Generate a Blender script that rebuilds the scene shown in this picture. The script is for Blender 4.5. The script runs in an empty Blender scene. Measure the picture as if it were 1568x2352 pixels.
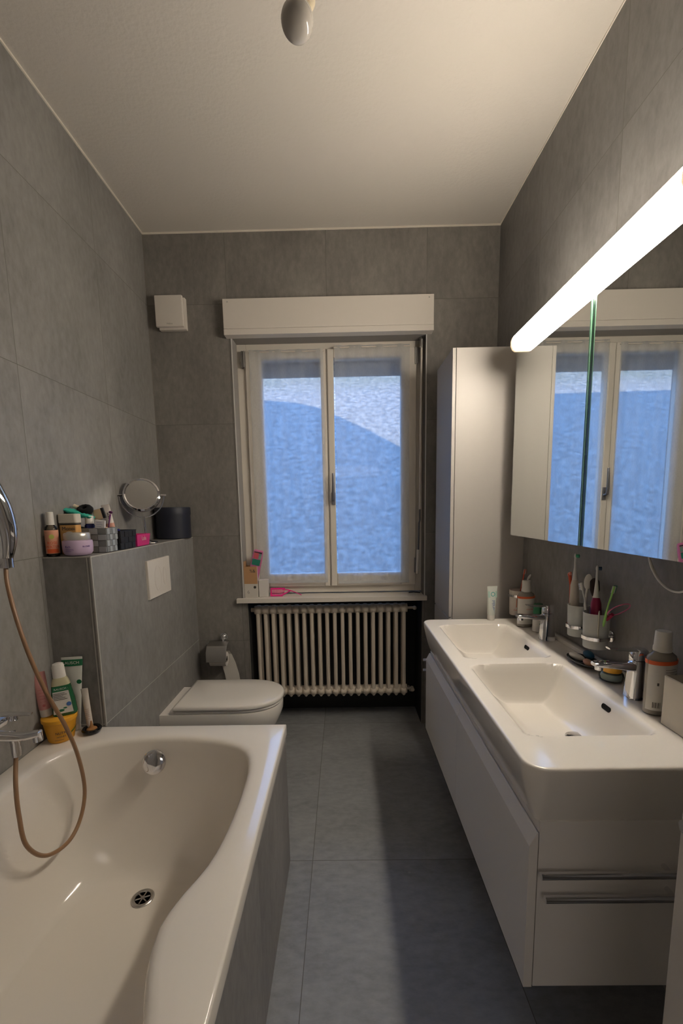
import bpy, bmesh, math, random
from mathutils import Vector, Matrix, Euler
from math import sin, cos, pi, sqrt, radians as rad
random.seed(7)
SC = bpy.context.scene
COL = SC.collection

# ------------------------------------------------------------------ camera, world, light
he, FPX, PX, PY, YAW, PIT, ROL = 1.468, 1000.0, 778.4, 1302.8, -.0112, .1351, -.0187
cy_, sy_, cp_, sp_, cr_, sr_ = cos(YAW), sin(YAW), cos(PIT), sin(PIT), cos(ROL), sin(ROL)
F_ = Vector((sy_*cp_, cy_*cp_, -sp_)); R_ = Vector((cy_, -sy_, 0)); U_ = R_.cross(F_)
R2 = R_*cr_ + U_*sr_; U2 = U_*cr_ - R_*sr_
cam_d = bpy.data.cameras.new('camera'); cam = bpy.data.objects.new('camera', cam_d); COL.objects.link(cam)
M = Matrix.Identity(4)
for i in range(3):
    M[i][0] = R2[i]; M[i][1] = U2[i]; M[i][2] = -F_[i]
M[2][3] = he
cam.matrix_world = M
cam_d.sensor_fit = 'VERTICAL'; cam_d.sensor_height = 24.0; cam_d.sensor_width = 16.0
cam_d.lens = FPX/2352*24.0
cam_d.shift_x = (784-PX)/2352; cam_d.shift_y = (PY-1176)/2352
cam_d.clip_start = .02; cam_d.clip_end = 200
SC.camera = cam

w = bpy.data.worlds.new('sky'); SC.world = w; w.use_nodes = True
wn = w.node_tree.nodes; wl = w.node_tree.links; wn.clear()
wo = wn.new('ShaderNodeOutputWorld'); wb = wn.new('ShaderNodeBackground')
tc = wn.new('ShaderNodeTexCoord'); sx = wn.new('ShaderNodeSeparateXYZ'); cr = wn.new('ShaderNodeValToRGB')
wl.new(tc.outputs['Generated'], sx.inputs[0]); wl.new(sx.outputs[2], cr.inputs[0])
cr.color_ramp.elements[0].position = 0; cr.color_ramp.elements[0].color = (.34, .58, 1, 1)
cr.color_ramp.elements[1].position = .8; cr.color_ramp.elements[1].color = (.16, .40, 1, 1)
wl.new(cr.outputs[0], wb.inputs[0]); wb.inputs[1].default_value = 6.2
wl.new(wb.outputs[0], wo.inputs[0])

sd = bpy.data.lights.new('sun', 'SUN'); sd.energy = 15.0; sd.angle = rad(.6); sd.color = (1, .82, .55)
sun = bpy.data.objects.new('sun', sd); COL.objects.link(sun)
sun.rotation_euler = Vector((.2, -.93, .3)).to_track_quat('Z', 'Y').to_euler()
HALL_FILL = 21.0; LAMP = 72.0; LAMPC = (1, .89, .75)

vs = SC.view_settings
vs.view_transform = 'Standard'; vs.look = 'None'; vs.gamma = 1; vs.use_curve_mapping = False
vs.exposure = .02

# ------------------------------------------------------------------ materials
def newmat(name):
    m = bpy.data.materials.new(name); m.use_nodes = True
    return m, m.node_tree.nodes, m.node_tree.links, m.node_tree.nodes['Principled BSDF']
MC = {}
def pm(name, col, rough=.5, metal=0., noise=0., nscale=40., bump=0., coat=0., alpha=None, spec=.5, trans=0., ior=1.45, emit=None, es=0, sss=0):
    if name in MC: return MC[name]
    m, n, l, b = newmat(name)
    b.inputs['Base Color'].default_value = (*col, 1); b.inputs['Roughness'].default_value = rough
    b.inputs['Metallic'].default_value = metal; b.inputs['Coat Weight'].default_value = coat
    b.inputs['Specular IOR Level'].default_value = spec; b.inputs['IOR'].default_value = ior
    b.inputs['Transmission Weight'].default_value = trans
    b.inputs['Coat Roughness'].default_value = .05
    if sss:
        b.inputs['Subsurface Weight'].default_value = sss; b.inputs['Subsurface Scale'].default_value = .004
    if emit:
        b.inputs['Emission Color'].default_value = (*emit, 1); b.inputs['Emission Strength'].default_value = es
    t = n.new('ShaderNodeTexCoord'); nz = n.new('ShaderNodeTexNoise')
    nz.inputs['Scale'].default_value = nscale; nz.inputs['Detail'].default_value = 4
    l.new(t.outputs['Object'], nz.inputs['Vector'])
    if noise:
        mx = n.new('ShaderNodeMix'); mx.data_type = 'RGBA'
        mx.inputs['A'].default_value = (*[c*(1-noise) for c in col], 1); mx.inputs['B'].default_value = (*[min(1, c*(1+noise)) for c in col], 1)
        l.new(nz.outputs['Fac'], mx.inputs['Factor']); l.new(mx.outputs['Result'], b.inputs['Base Color'])
    if bump:
        bp = n.new('ShaderNodeBump'); bp.inputs['Strength'].default_value = bump; bp.inputs['Distance'].default_value = .002
        l.new(nz.outputs['Fac'], bp.inputs['Height']); l.new(bp.outputs[0], b.inputs['Normal'])
    MC[name] = m
    return m

def tilemat(name, ua, u0, uw, va, v0, vw, base=(.235, .224, .212), grout=(.13, .12, .105), stretch='Z', rough=.42, lightg=False, bump=.12, gw=.0013):
    m, n, l, b = newmat(name)
    g = n.new('ShaderNodeNewGeometry'); s = n.new('ShaderNodeSeparateXYZ'); l.new(g.outputs['Position'], s.inputs[0])
    def line(ax, o, w_):
        if w_ is None: return None
        a = n.new('ShaderNodeMath'); a.operation = 'SUBTRACT'; l.new(s.outputs[ax], a.inputs[0]); a.inputs[1].default_value = o
        d = n.new('ShaderNodeMath'); d.operation = 'DIVIDE'; l.new(a.outputs[0], d.inputs[0]); d.inputs[1].default_value = w_
        r = n.new('ShaderNodeMath'); r.operation = 'ROUND'; l.new(d.outputs[0], r.inputs[0])
        e = n.new('ShaderNodeMath'); e.operation = 'SUBTRACT'; l.new(d.outputs[0], e.inputs[0]); l.new(r.outputs[0], e.inputs[1])
        f = n.new('ShaderNodeMath'); f.operation = 'ABSOLUTE'; l.new(e.outputs[0], f.inputs[0])
        c = n.new('ShaderNodeMath'); c.operation = 'LESS_THAN'; l.new(f.outputs[0], c.inputs[0]); c.inputs[1].default_value = gw/w_
        fl = n.new('ShaderNodeMath'); fl.operation = 'FLOOR'; l.new(d.outputs[0], fl.inputs[0])
        return c.outputs[0], fl.outputs[0]
    A = line(ua, u0, uw); B = line(va, v0, vw)
    mk = None; idn = None
    if A and B:
        q = n.new('ShaderNodeMath'); q.operation = 'MAXIMUM'; l.new(A[0], q.inputs[0]); l.new(B[0], q.inputs[1]); mk = q.outputs[0]
        q = n.new('ShaderNodeMath'); q.operation = 'MULTIPLY_ADD'; l.new(A[1], q.inputs[0]); q.inputs[1].default_value = 7.31; l.new(B[1], q.inputs[2]); idn = q.outputs[0]
    elif A or B:
        mk, idn = (A or B)
    sc = n.new('ShaderNodeVectorMath'); sc.operation = 'MULTIPLY'; l.new(g.outputs['Position'], sc.inputs[0])
    sc.inputs[1].default_value = {'Z': (1, 1, .5), 'Y': (1, .5, 1), 'X': (.5, 1, 1)}[stretch]
    off = n.new('ShaderNodeVectorMath'); off.operation = 'ADD'; l.new(sc.outputs[0], off.inputs[0])
    if idn:
        cb = n.new('ShaderNodeCombineXYZ'); l.new(idn, cb.inputs[0]); l.new(idn, cb.inputs[1]); l.new(idn, cb.inputs[2]); l.new(cb.outputs[0], off.inputs[1])
    n1 = n.new('ShaderNodeTexNoise'); n1.inputs['Scale'].default_value = 38; n1.inputs['Detail'].default_value = 6; n1.inputs['Roughness'].default_value = .65; l.new(off.outputs[0], n1.inputs[0])
    n2 = n.new('ShaderNodeTexNoise'); n2.inputs['Scale'].default_value = 4; n2.inputs['Detail'].default_value = 3; l.new(off.outputs[0], n2.inputs[0])
    ad = n.new('ShaderNodeMath'); ad.operation = 'ADD'; l.new(n1.outputs[0], ad.inputs[0]); l.new(n2.outputs[0], ad.inputs[1])
    mr = n.new('ShaderNodeMapRange'); l.new(ad.outputs[0], mr.inputs[0]); mr.inputs[1].default_value = .6; mr.inputs[2].default_value = 1.4; mr.inputs[3].default_value = .68; mr.inputs[4].default_value = 1.3
    vm = n.new('ShaderNodeVectorMath'); vm.operation = 'SCALE'; vm.inputs[0].default_value = base; l.new(mr.outputs[0], vm.inputs[3])
    mx = n.new('ShaderNodeMix'); mx.data_type = 'RGBA'
    if mk: l.new(mk, mx.inputs['Factor'])
    else: mx.inputs['Factor'].default_value = 0
    l.new(vm.outputs[0], mx.inputs['A']); mx.inputs['B'].default_value = (*grout, 1); l.new(mx.outputs['Result'], b.inputs['Base Color'])
    b.inputs['Roughness'].default_value = rough; b.inputs['Specular IOR Level'].default_value = .35
    bp = n.new('ShaderNodeBump'); bp.inputs['Strength'].default_value = bump; bp.inputs['Distance'].default_value = .001
    sb = n.new('ShaderNodeMath'); sb.operation = 'SUBTRACT'; l.new(n1.outputs[0], sb.inputs[0])
    if mk: l.new(mk, sb.inputs[1])
    l.new(sb.outputs[0], bp.inputs['Height']); l.new(bp.outputs[0], b.inputs['Normal'])
    return m

T_BACK = tilemat('tile_back', 0, -.676, .6, 2, -.093, .698, base=(.205, .191, .174))
T_LEFT = tilemat('tile_left', 1, 2.248, .611, 2, -.093, .698)
T_RIGHT = tilemat('tile_right', 1, 1.641, .611, 2, -.093, .698, base=(.20, .19, .183))
T_BOX = tilemat('tile_box', 0, 50, 100, 2, .617, 5., base=(.235, .226, .215), grout=(.5, .48, .44))
T_BATH = tilemat('tile_bath', 1, 1.062, .6, 2, 50, 100)
T_FLOOR = tilemat('tile_floor', 0, -.152, .679, 1, 2.827, 1.179, base=(.235, .238, .243), stretch='X', grout=(.10, .09, .085), rough=.45)
CEIL = pm('ceiling_plaster', (.62, .575, .515), .9, bump=.9, nscale=60)
PLAST = pm('jamb_plaster', (.3, .28, .26), .8, bump=.3, nscale=80)
WHITE = pm('white_lacquer', (.66, .61, .55), .45, noise=.01)
WHITEP = pm('white_paint', (.66, .61, .54), .4)
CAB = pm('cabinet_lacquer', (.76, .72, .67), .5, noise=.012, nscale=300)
TALL_DIM = pm('tall_cabinet_lacquer_dimmed', (.38, .355, .325), .5, noise=.012, nscale=300)  # same white lacquer as the vanity, colour darkened to offset strong lamp light
CER = pm('ceramic', (.8, .755, .69), .12, coat=.4)
ENAM = pm('bath_enamel', (.74, .685, .61), .14, coat=.3)
CHR = pm('chrome', (.78, .78, .8), .06, 1)
STEEL = pm('brushed_steel', (.5, .49, .47), .3, 1)
CAULK = pm('light_caulk', (.42, .4, .36), .6)
BLACK = pm('black_plastic', (.012, .012, .014), .45)
RUB = pm('dark_gap', (.004, .004, .004), .9)
MIRR = pm('mirror_glass', (.86, .88, .87), .0, 1)
GEDGE = pm('green_glass_edge', (.03, .12, .07), .12, coat=.5)
RADM = pm('radiator_enamel', (.62, .54, .44), .35)
def glassmat(name, col=(1, 1, 1), t=.93):
    m = bpy.data.materials.new(name); m.use_nodes = True; n = m.node_tree.nodes; l = m.node_tree.links; n.clear()
    o = n.new('ShaderNodeOutputMaterial'); a = n.new('ShaderNodeBsdfTransparent'); a.inputs[0].default_value = (*col, 1)
    g = n.new('ShaderNodeBsdfGlossy'); g.inputs['Roughness'].default_value = .02; x = n.new('ShaderNodeMixShader')
    fr = n.new('ShaderNodeFresnel'); fr.inputs[0].default_value = 1.45; l.new(fr.outputs[0], x.inputs[0])
    l.new(a.outputs[0], x.inputs[1]); l.new(g.outputs[0], x.inputs[2]); l.new(x.outputs[0], o.inputs[0]); return m
PANE = glassmat('window_pane', (.95, .98, 1))
CLEAR = glassmat('clear_glass', (.82, .88, .86))
LIQ = glassmat('bottle_liquid', (.62, .58, .5))
def sheer():
    m = bpy.data.materials.new('sheer_voile'); m.use_nodes = True; n = m.node_tree.nodes; l = m.node_tree.links; n.clear()
    o = n.new('ShaderNodeOutputMaterial'); a = n.new('ShaderNodeBsdfTransparent'); t = n.new('ShaderNodeBsdfTranslucent'); d = n.new('ShaderNodeBsdfDiffuse')
    t.inputs[0].default_value = (.82, .88, .95, 1); d.inputs[0].default_value = (.74, .73, .71, 1)
    x1 = n.new('ShaderNodeMixShader'); x1.inputs[0].default_value = .4; l.new(t.outputs[0], x1.inputs[1]); l.new(d.outputs[0], x1.inputs[2])
    x2 = n.new('ShaderNodeMixShader'); l.new(a.outputs[0], x2.inputs[1]); l.new(x1.outputs[0], x2.inputs[2])
    tc = n.new('ShaderNodeTexCoord'); mp = n.new('ShaderNodeMapping'); mp.inputs['Scale'].default_value = (900, 900, 60)
    nz = n.new('ShaderNodeTexNoise'); l.new(tc.outputs['Object'], mp.inputs[0]); l.new(mp.outputs[0], nz.inputs[0]); nz.inputs['Scale'].default_value = 1
    mr = n.new('ShaderNodeMapRange'); mr.inputs[3].default_value = .34; mr.inputs[4].default_value = .52; l.new(nz.outputs[0], mr.inputs[0]); l.new(mr.outputs[0], x2.inputs[0])
    l.new(x2.outputs[0], o.inputs[0]); return m
SHEER = sheer()
def frostmat(name, col, a):
    m = bpy.data.materials.new(name); m.use_nodes = True; n = m.node_tree.nodes; l = m.node_tree.links; n.clear()
    o = n.new('ShaderNodeOutputMaterial'); t = n.new('ShaderNodeBsdfTransparent'); p = n.new('ShaderNodeBsdfPrincipled')
    p.inputs['Base Color'].default_value = (*col, 1); p.inputs['Roughness'].default_value = .35
    x = n.new('ShaderNodeMixShader'); x.inputs[0].default_value = a; l.new(t.outputs[0], x.inputs[1]); l.new(p.outputs[0], x.inputs[2]); l.new(x.outputs[0], o.inputs[0]); return m
FROST = frostmat('frosted_glass', (.55, .56, .53), .78)
HOSE = frostmat('brown_hose_sleeve', (.33, .19, .1), .75)

# ------------------------------------------------------------------ mesh helpers
def BM(): return bmesh.new()
def box(b, x0, x1, y0, y1, z0, z1):
    v = [b.verts.new((x, y, z)) for x in (x0, x1) for y in (y0, y1) for z in (z0, z1)]
    for f in ((0, 1, 3, 2), (4, 6, 7, 5), (0, 4, 5, 1), (2, 3, 7, 6), (0, 2, 6, 4), (1, 5, 7, 3)): b.faces.new([v[i] for i in f])
    return b
def rings(b, rs, cap0=True, cap1=True, closed=True):
    R = [[b.verts.new(p) for p in r] for r in rs]; n = len(R[0])
    for a, c in zip(R[:-1], R[1:]):
        for i in range(n if closed else n-1):
            j = (i+1) % n; b.faces.new((a[i], a[j], c[j], c[i]))
    if cap0: b.faces.new(R[0][::-1])
    if cap1: b.faces.new(R[-1])
    return R
def lathe(b, prof, c=(0, 0, 0), n=32, sx=1, sy=1, cap0=True, cap1=True, z0=0):
    rs = [[(c[0]+max(r, 1e-5)*sx*cos(2*pi*i/n), c[1]+max(r, 1e-5)*sy*sin(2*pi*i/n), c[2]+z) for i in range(n)] for r, z in prof]
    rings(b, rs, cap0, cap1); return b
def frame_at(d, up=Vector((0, 0, 1))):
    d = d.normalized()
    if abs(d.dot(up)) > .98: up = Vector((1, 0, 0))
    a = d.cross(up).normalized(); return a, a.cross(d).normalized()
def tube(b, pts, r, n=12, cap=True, sub=0, flat=1.0):
    P = [Vector(p) for p in pts]
    if sub:
        Q = []
        for i in range(len(P)-1):
            p0 = P[max(i-1, 0)]; p1 = P[i]; p2 = P[i+1]; p3 = P[min(i+2, len(P)-1)]
            for k in range(sub):
                t = k/sub; Q.append(.5*((2*p1)+(p2-p0)*t+(2*p0-5*p1+4*p2-p3)*t*t+(3*p1-p0-3*p2+p3)*t**3))
        Q.append(P[-1])
        if isinstance(r, (list, tuple)):
            r = [r[min(int(i/sub), len(r)-2)]*(1-(i/sub-min(int(i/sub), len(r)-2)))+r[min(int(i/sub), len(r)-2)+1]*(i/sub-min(int(i/sub), len(r)-2)) for i in range(len(Q))]
        P = Q
    rs = []; pa = None
    for i, p in enumerate(P):
        d = (P[min(i+1, len(P)-1)]-P[max(i-1, 0)]).normalized()
        if pa is None: a, c = frame_at(d)
        else:
            a = (pa-d*pa.dot(d)).normalized(); c = a.cross(d).normalized()
        pa = a; rr = r[i] if isinstance(r, (list, tuple)) else r
        rs.append([tuple(p+a*rr*cos(2*pi*k/n)+c*rr*flat*sin(2*pi*k/n)) for k in range(n)])
    rings(b, rs, cap, cap); return b
def rrect(x0, x1, y0, y1, r, z, n=6):
    o = []
    for cx, cy, a0 in ((x1-r, y1-r, 0), (x0+r, y1-r, 90), (x0+r, y0+r, 180), (x1-r, y0+r, 270)):
        for k in range(n+1):
            a = rad(a0+90*k/n); o.append((cx+r*cos(a), cy+r*sin(a), z))
    return o
def rbox(b, x0, x1, y0, y1, z0, z1, r=.01, e=.002):
    rings(b, [rrect(x0+e, x1-e, y0+e, y1-e, r, z0), rrect(x0, x1, y0, y1, r, z0+e), rrect(x0, x1, y0, y1, r, z1-e), rrect(x0+e, x1-e, y0+e, y1-e, r, z1)]); return b
def prism(b, poly, a0, a1, axis='y'):
    f = {'y': lambda p, t: (p[0], t, p[1]), 'x': lambda p, t: (t, p[0], p[1]), 'z': lambda p, t: (p[0], p[1], t)}[axis]
    rings(b, [[f(p, a0) for p in poly], [f(p, a1) for p in poly]]); return b
def ell(b, c, r, nu=20, nv=12, rot=None):
    rs = []
    for j in range(nv+1):
        a = pi*j/nv
        ring = [Vector((r[0]*max(sin(a), 1e-4)*cos(2*pi*i/nu), r[1]*max(sin(a), 1e-4)*sin(2*pi*i/nu), -r[2]*cos(a))) for i in range(nu)]
        if rot: ring = [rot @ v for v in ring]
        rs.append([tuple(Vector(c)+v) for v in ring])
    rings(b, rs, True, True); return b
def obj(name, b, mat, parent=None, smooth=35, bevel=0, seg=2, loc=None, rot=None, world=True, subd=0):
    bmesh.ops.recalc_face_normals(b, faces=b.faces)
    me = bpy.data.meshes.new(name); b.to_mesh(me); b.free()
    return objm(name, me, mat, parent, smooth, bevel, seg, loc, rot, world, subd)
def objm(name, me, mat, parent=None, smooth=35, bevel=0, seg=2, loc=None, rot=None, world=True, subd=0):
    o = bpy.data.objects.new(name, me); COL.objects.link(o)
    for m in (mat if isinstance(mat, (list, tuple)) else [mat]): me.materials.append(m)
    if parent is not None:
        o.parent = parent
        if world: me.transform(Matrix.Translation(-Vector(wloc(parent))))
    if smooth:
        for p in me.polygons: p.use_smooth = True
        try: me.set_sharp_from_angle(angle=rad(smooth))
        except Exception: pass
    if bevel:
        m = o.modifiers.new('bevel', 'BEVEL'); m.width = bevel; m.segments = seg; m.limit_method = 'ANGLE'; m.angle_limit = rad(40)
    if subd:
        m = o.modifiers.new('sub', 'SUBSURF'); m.levels = subd; m.render_levels = subd
    if loc: o.location = loc
    if rot: o.rotation_euler = rot
    return o
def wloc(o):
    v = Vector((0, 0, 0))
    while o is not None: v += o.location; o = o.parent
    return v
def thing(name, label, cat, loc=(0, 0, 0), rot=None, group=None, kind=None):
    o = bpy.data.objects.new(name, None); COL.objects.link(o); o.empty_display_size = .05
    o.location = loc
    if rot: o.rotation_euler = rot
    tag(o, label, cat, group, kind); return o
def tag(o, label=None, cat=None, group=None, kind=None):
    if label: o['label'] = label
    if cat: o['category'] = cat
    if group: o['group'] = group
    if kind: o['kind'] = kind
    return o
def recenter(o):   # origin to the base of a one-mesh thing
    vs_ = [v.co for v in o.data.vertices]
    c = Vector(((min(v.x for v in vs_)+max(v.x for v in vs_))/2, (min(v.y for v in vs_)+max(v.y for v in vs_))/2, min(v.z for v in vs_)))
    o.data.transform(Matrix.Translation(-c)); o.location = c; return o
def struct(name, b, mat, label, cat, **k):
    return tag(obj(name, b, mat, smooth=0, **k), label, cat, kind='structure')
def text(name, s, size, mat, parent, loc, rot=(pi/2, 0, 0), bend=None, ext=.0003, squash=1.0, world=False, center=True, dz=0):
    c = bpy.data.curves.new('t', 'FONT'); c.body = s; c.size = size; c.extrude = ext; c.resolution_u = 2
    c.align_x = 'CENTER'; c.align_y = 'CENTER'
    t = bpy.data.objects.new('t', c); COL.objects.link(t)
    bpy.context.view_layer.update()
    me = bpy.data.meshes.new_from_object(t.evaluated_get(bpy.context.evaluated_depsgraph_get()))
    bpy.data.objects.remove(t); bpy.data.curves.remove(c)
    if bend:      # wrap round a vertical cylinder of radius bend, text faces -y
        for v in me.vertices:
            a = v.co.x*squash/bend; R = bend+v.co.z; z = v.co.y
            v.co = Vector((R*sin(a), -R*cos(a), z))
        M_ = Matrix.Translation(loc) @ Euler(rot if rot != (pi/2, 0, 0) else (0, 0, 0)).to_matrix().to_4x4()
    else:
        M_ = Matrix.Translation(loc) @ Euler(rot).to_matrix().to_4x4() @ Matrix.Diagonal((squash, 1, 1, 1))
    me.transform(M_)
    return objm(name, me, mat, parent, smooth=0, world=world)
def arc(b, R, z0, z1, a0, a1, n=14, sx=1, sy=1, t=.0004, c=(0, 0, 0)):   # curved label strip, angle 0 faces -y
    rs = []
    for k in range(n+1):
        a = rad(a0+(a1-a0)*k/n); s_, c_ = sin(a), -cos(a)
        rs.append([(c[0]+R*sx*s_, c[1]+R*sy*c_, c[2]+z0), (c[0]+R*sx*s_, c[1]+R*sy*c_, c[2]+z1), (c[0]+(R+t)*sx*s_, c[1]+(R+t)*sy*c_, c[2]+z1), (c[0]+(R+t)*sx*s_, c[1]+(R+t)*sy*c_, c[2]+z0)])
    rings(b, rs); return b

XL, XR, D, H, YB = -1.16, .953, 2.808, 3.1, -.75
# ------------------------------------------------------------------ outside
b = BM(); v = [b.verts.new(p) for p in ((-30, 4.6, -1.14), (30, 4.6, -1.14), (30, 40, 20.1), (-30, 40, 20.1))]; b.faces.new(v)
hm, n, l, pb = newmat('scree')
tcx = n.new('ShaderNodeTexCoord'); vo = n.new('ShaderNodeTexNoise'); vo.inputs['Scale'].default_value = 6.5; vo.inputs['Detail'].default_value = 8; vo.inputs['Roughness'].default_value = .75
l.new(tcx.outputs['Object'], vo.inputs[0]); rp = n.new('ShaderNodeValToRGB'); l.new(vo.outputs[0], rp.inputs[0])
rp.color_ramp.elements[0].position = .42; rp.color_ramp.elements[0].color = (.25, .246, .24, 1); rp.color_ramp.elements[1].position = .6; rp.color_ramp.elements[1].color = (.56, .54, .51, 1)
n2 = n.new('ShaderNodeTexNoise'); n2.inputs['Scale'].default_value = .7; l.new(tcx.outputs['Object'], n2.inputs[0])
sxx = n.new('ShaderNodeSeparateXYZ'); l.new(tcx.outputs['Object'], sxx.inputs[0])
mr = n.new('ShaderNodeMapRange'); l.new(sxx.outputs[1], mr.inputs[0]); mr.inputs[1].default_value = 15.2; mr.inputs[2].default_value = 17.2; mr.inputs[3].default_value = 0; mr.inputs[4].default_value = .45
mg = n.new('ShaderNodeMath'); mg.operation = 'MULTIPLY'; l.new(mr.outputs[0], mg.inputs[0]); l.new(n2.outputs[0], mg.inputs[1])
mg2 = n.new('ShaderNodeMath'); mg2.operation = 'MULTIPLY'; mg2.inputs[1].default_value = 1.6; l.new(mg.outputs[0], mg2.inputs[0]); mg2.use_clamp = True
mx = n.new('ShaderNodeMix'); mx.data_type = 'RGBA'; l.new(mg2.outputs[0], mx.inputs['Factor']); l.new(rp.outputs[0], mx.inputs['A']); mx.inputs['B'].default_value = (.12, .2, .07, 1)
l.new(mx.outputs['Result'], pb.inputs['Base Color']); pb.inputs['Roughness'].default_value = .95
bpn = n.new('ShaderNodeBump'); bpn.inputs['Strength'].default_value = 1; bpn.inputs['Distance'].default_value = .5; l.new(vo.outputs[0], bpn.inputs['Height']); l.new(bpn.outputs[0], pb.inputs['Normal'])
struct('hillside', b, hm, 'steep pale scree slope outside the window, sunlit at the top', 'hillside')
b = BM(); box(b, -30, 30, 3.2, 4.6, -1.24, -1.14)
struct('ground', b, hm, 'stony ground outside below the window', 'ground')
b = BM(); prism(b, [(-9, 3.3), (-9, 8.95), (.07, 8.74), (1.01, 8.52), (1.71, 8.06), (2.15, 7.43), (2.7, 6.67), (3.22, 5.76), (4.6, 3.3)], -6, 3.2, 'y')  # unseen house block, outline shaped to cast shade on the lower slope
struct('house_shade_mass', b, pm('render_outside', (.5, .48, .44), .9, bump=.3), 'unseen house mass above the bathroom, shaped to shade the slope outside', 'house')

# ------------------------------------------------------------------ room shell
b = BM(); box(b, XL-.2, XR+.2, YB-.2, 3.3, -.1, 0)
struct('floor', b, T_FLOOR, 'dark grey large format floor tiles', 'floor')
b = BM(); box(b, XL-.2, XR+.2, YB-.2, 3.3, H, H+.15)
struct('ceiling', b, CEIL, 'off-white textured plaster ceiling', 'ceiling')
b = BM(); box(b, XL-.2, XL, YB-.2, 3.3, 0, H)
struct('wall_left', b, T_LEFT, 'grey tiled wall above the bath', 'wall')
b = BM(); box(b, XR, XR+.2, YB-.2, 3.3, 0, H)
struct('wall_right', b, T_RIGHT, 'grey tiled wall behind the mirror cabinet', 'wall')
b = BM()
WX0, WX1, WZ0, WZ1 = -.662, .524, .868, 2.51
NX0, NX1 = -.64, .511
box(b, XL, WX0, D, 3.2, WZ0, H); box(b, WX1, XR, D, 3.2, WZ0, H); box(b, WX0, WX1, D, 3.2, WZ1, H)
box(b, XL, NX0, D, 3.2, 0, WZ0); box(b, NX1, XR, D, 3.2, 0, WZ0); box(b, NX0, NX1, 3.08, 3.2, 0, WZ0)
struct('wall_back', b, T_BACK, 'grey tiled wall around the window and the radiator niche', 'wall')
b = BM(); box(b, XL, -.35, YB-.2, YB, 0, H); box(b, .55, XR, YB-.2, YB, 0, H); box(b, -.35, .55, YB-.2, YB, 2.1, H)
struct('wall_rear', b, pm('rear_plaster', (.5, .46, .4), .85, bump=.2), 'plain plaster wall behind the viewer', 'wall')
b = BM(); box(b, -1.6, 1.6, -3.1, -2.95, 0, 2.6); box(b, -1.75, -1.6, -3.1, YB-.2, 0, 2.6); box(b, 1.6, 1.75, -3.1, YB-.2, 0, 2.6)
box(b, -1.6, 1.6, -2.95, YB-.2, -.1, 0); box(b, -1.6, 1.6, -2.95, YB-.2, 2.6, 2.7)
struct('wall_hall', b, MC['rear_plaster'], 'plain hallway behind the viewer', 'wall')
hl = bpy.data.lights.new('hall_fill', 'AREA'); hl.shape = 'RECTANGLE'; hl.size = 2.2; hl.size_y = 1.4; hl.energy = HALL_FILL; hl.color = (1, .88, .78)
ho = bpy.data.objects.new('hall_fill', hl); COL.objects.link(ho); ho.location = (.1, -1.7, 2.5); ho.rotation_euler = (rad(42), 0, 0)  # added fill light behind the viewer, lifts the near side of the vanity
# boxed cistern
b = BM(); KX, KZ, KY = -.974, 1.3, 1.655
box(b, XL, KX, KY, D, 0, KZ)
struct('wall_cistern_box', b, T_BOX, 'tiled waist high box hiding the cistern, its top used as a shelf', 'wall')
k = 0
def trim(bm, mat, label):
    global k; k += 1
    return tag(obj('trim_%d' % k, bm, mat, smooth=0), label, 'trim', kind='structure')
b = BM(); box(b, KX-.003, KX+.0025, KY-.0025, KY+.003, .61, KZ+.001); trim(b, CAULK, 'light metal edge strip up the front corner of the cistern box')
b = BM(); box(b, KX-.016, KX-.0125, KY-.0015, KY+.003, .61, KZ+.001); trim(b, CAULK, 'second thin strip beside the box corner')
b = BM(); box(b, KX-.003, KX+.002, KY, D, KZ-.003, KZ+.0015); trim(b, CAULK, 'thin edge strip along the long top edge of the cistern box')
b = BM(); box(b, XL, KX, KY-.002, KY+.003, KZ-.003, KZ+.0015); trim(b, CAULK, 'thin edge strip along the short top edge of the cistern box')
b = BM(); box(b, XL, XL+.003, D-.003, D, KZ, H); trim(b, pm('corner_grout', (.2, .185, .16), .7), 'grout line in the corner left of the window')
b = BM(); box(b, KX, KX+.003, D-.003, D, 0, KZ); trim(b, MC['corner_grout'], 'grout line where the cistern box meets the window wall')
b = BM(); box(b, XL, XL+.006, YB, D, H-.008, H); box(b, XL, XR, D-.006, D, H-.008, H); box(b, XR-.004, XR, YB, D, H-.006, H); trim(b, pm('ceiling_joint', (.75, .7, .6), .8), 'white joint around the ceiling')
b = BM(); box(b, WX0-.003, WX0+.003, D-.004, D+.002, WZ0, WZ1); box(b, WX1-.003, WX1+.003, D-.004, D+.002, WZ0, WZ1)
trim(b, pm('recess_edge', (.6, .58, .55), .4), 'pale edge strips down the window recess')
b = BM(); box(b, NX0-.003, NX0+.001, D-.003, D+.001, 0, WZ0-.02); box(b, NX1-.001, NX1+.003, D-.003, D+.001, 0, WZ0-.02)
trim(b, MC['corner_grout'], 'edge strips down the radiator niche')
b = BM(); box(b, NX0+.001, NX1-.001, 3.062, 3.079, 0.001, WZ0-.01); box(b, NX0+.0005, NX0+.003, D+.02, 3.062, .001, WZ0-.01); box(b, NX1-.003, NX1-.0005, D+.02, 3.062, .001, WZ0-.01); trim(b, pm('niche_shade', (.02, .019, .018), .8), 'dark sheets painting the shade inside the radiator niche')  # near-black sheets paint in the shade behind the radiator
# jamb linings
b = BM(); box(b, WX0, WX0+.004, D+.003, D+.12, WZ0+.03, WZ1); box(b, WX0, WX1, D+.003, D+.12, WZ1-.004, WZ1)
trim(b, PLAST, 'grey plaster lining of the window recess')

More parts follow.
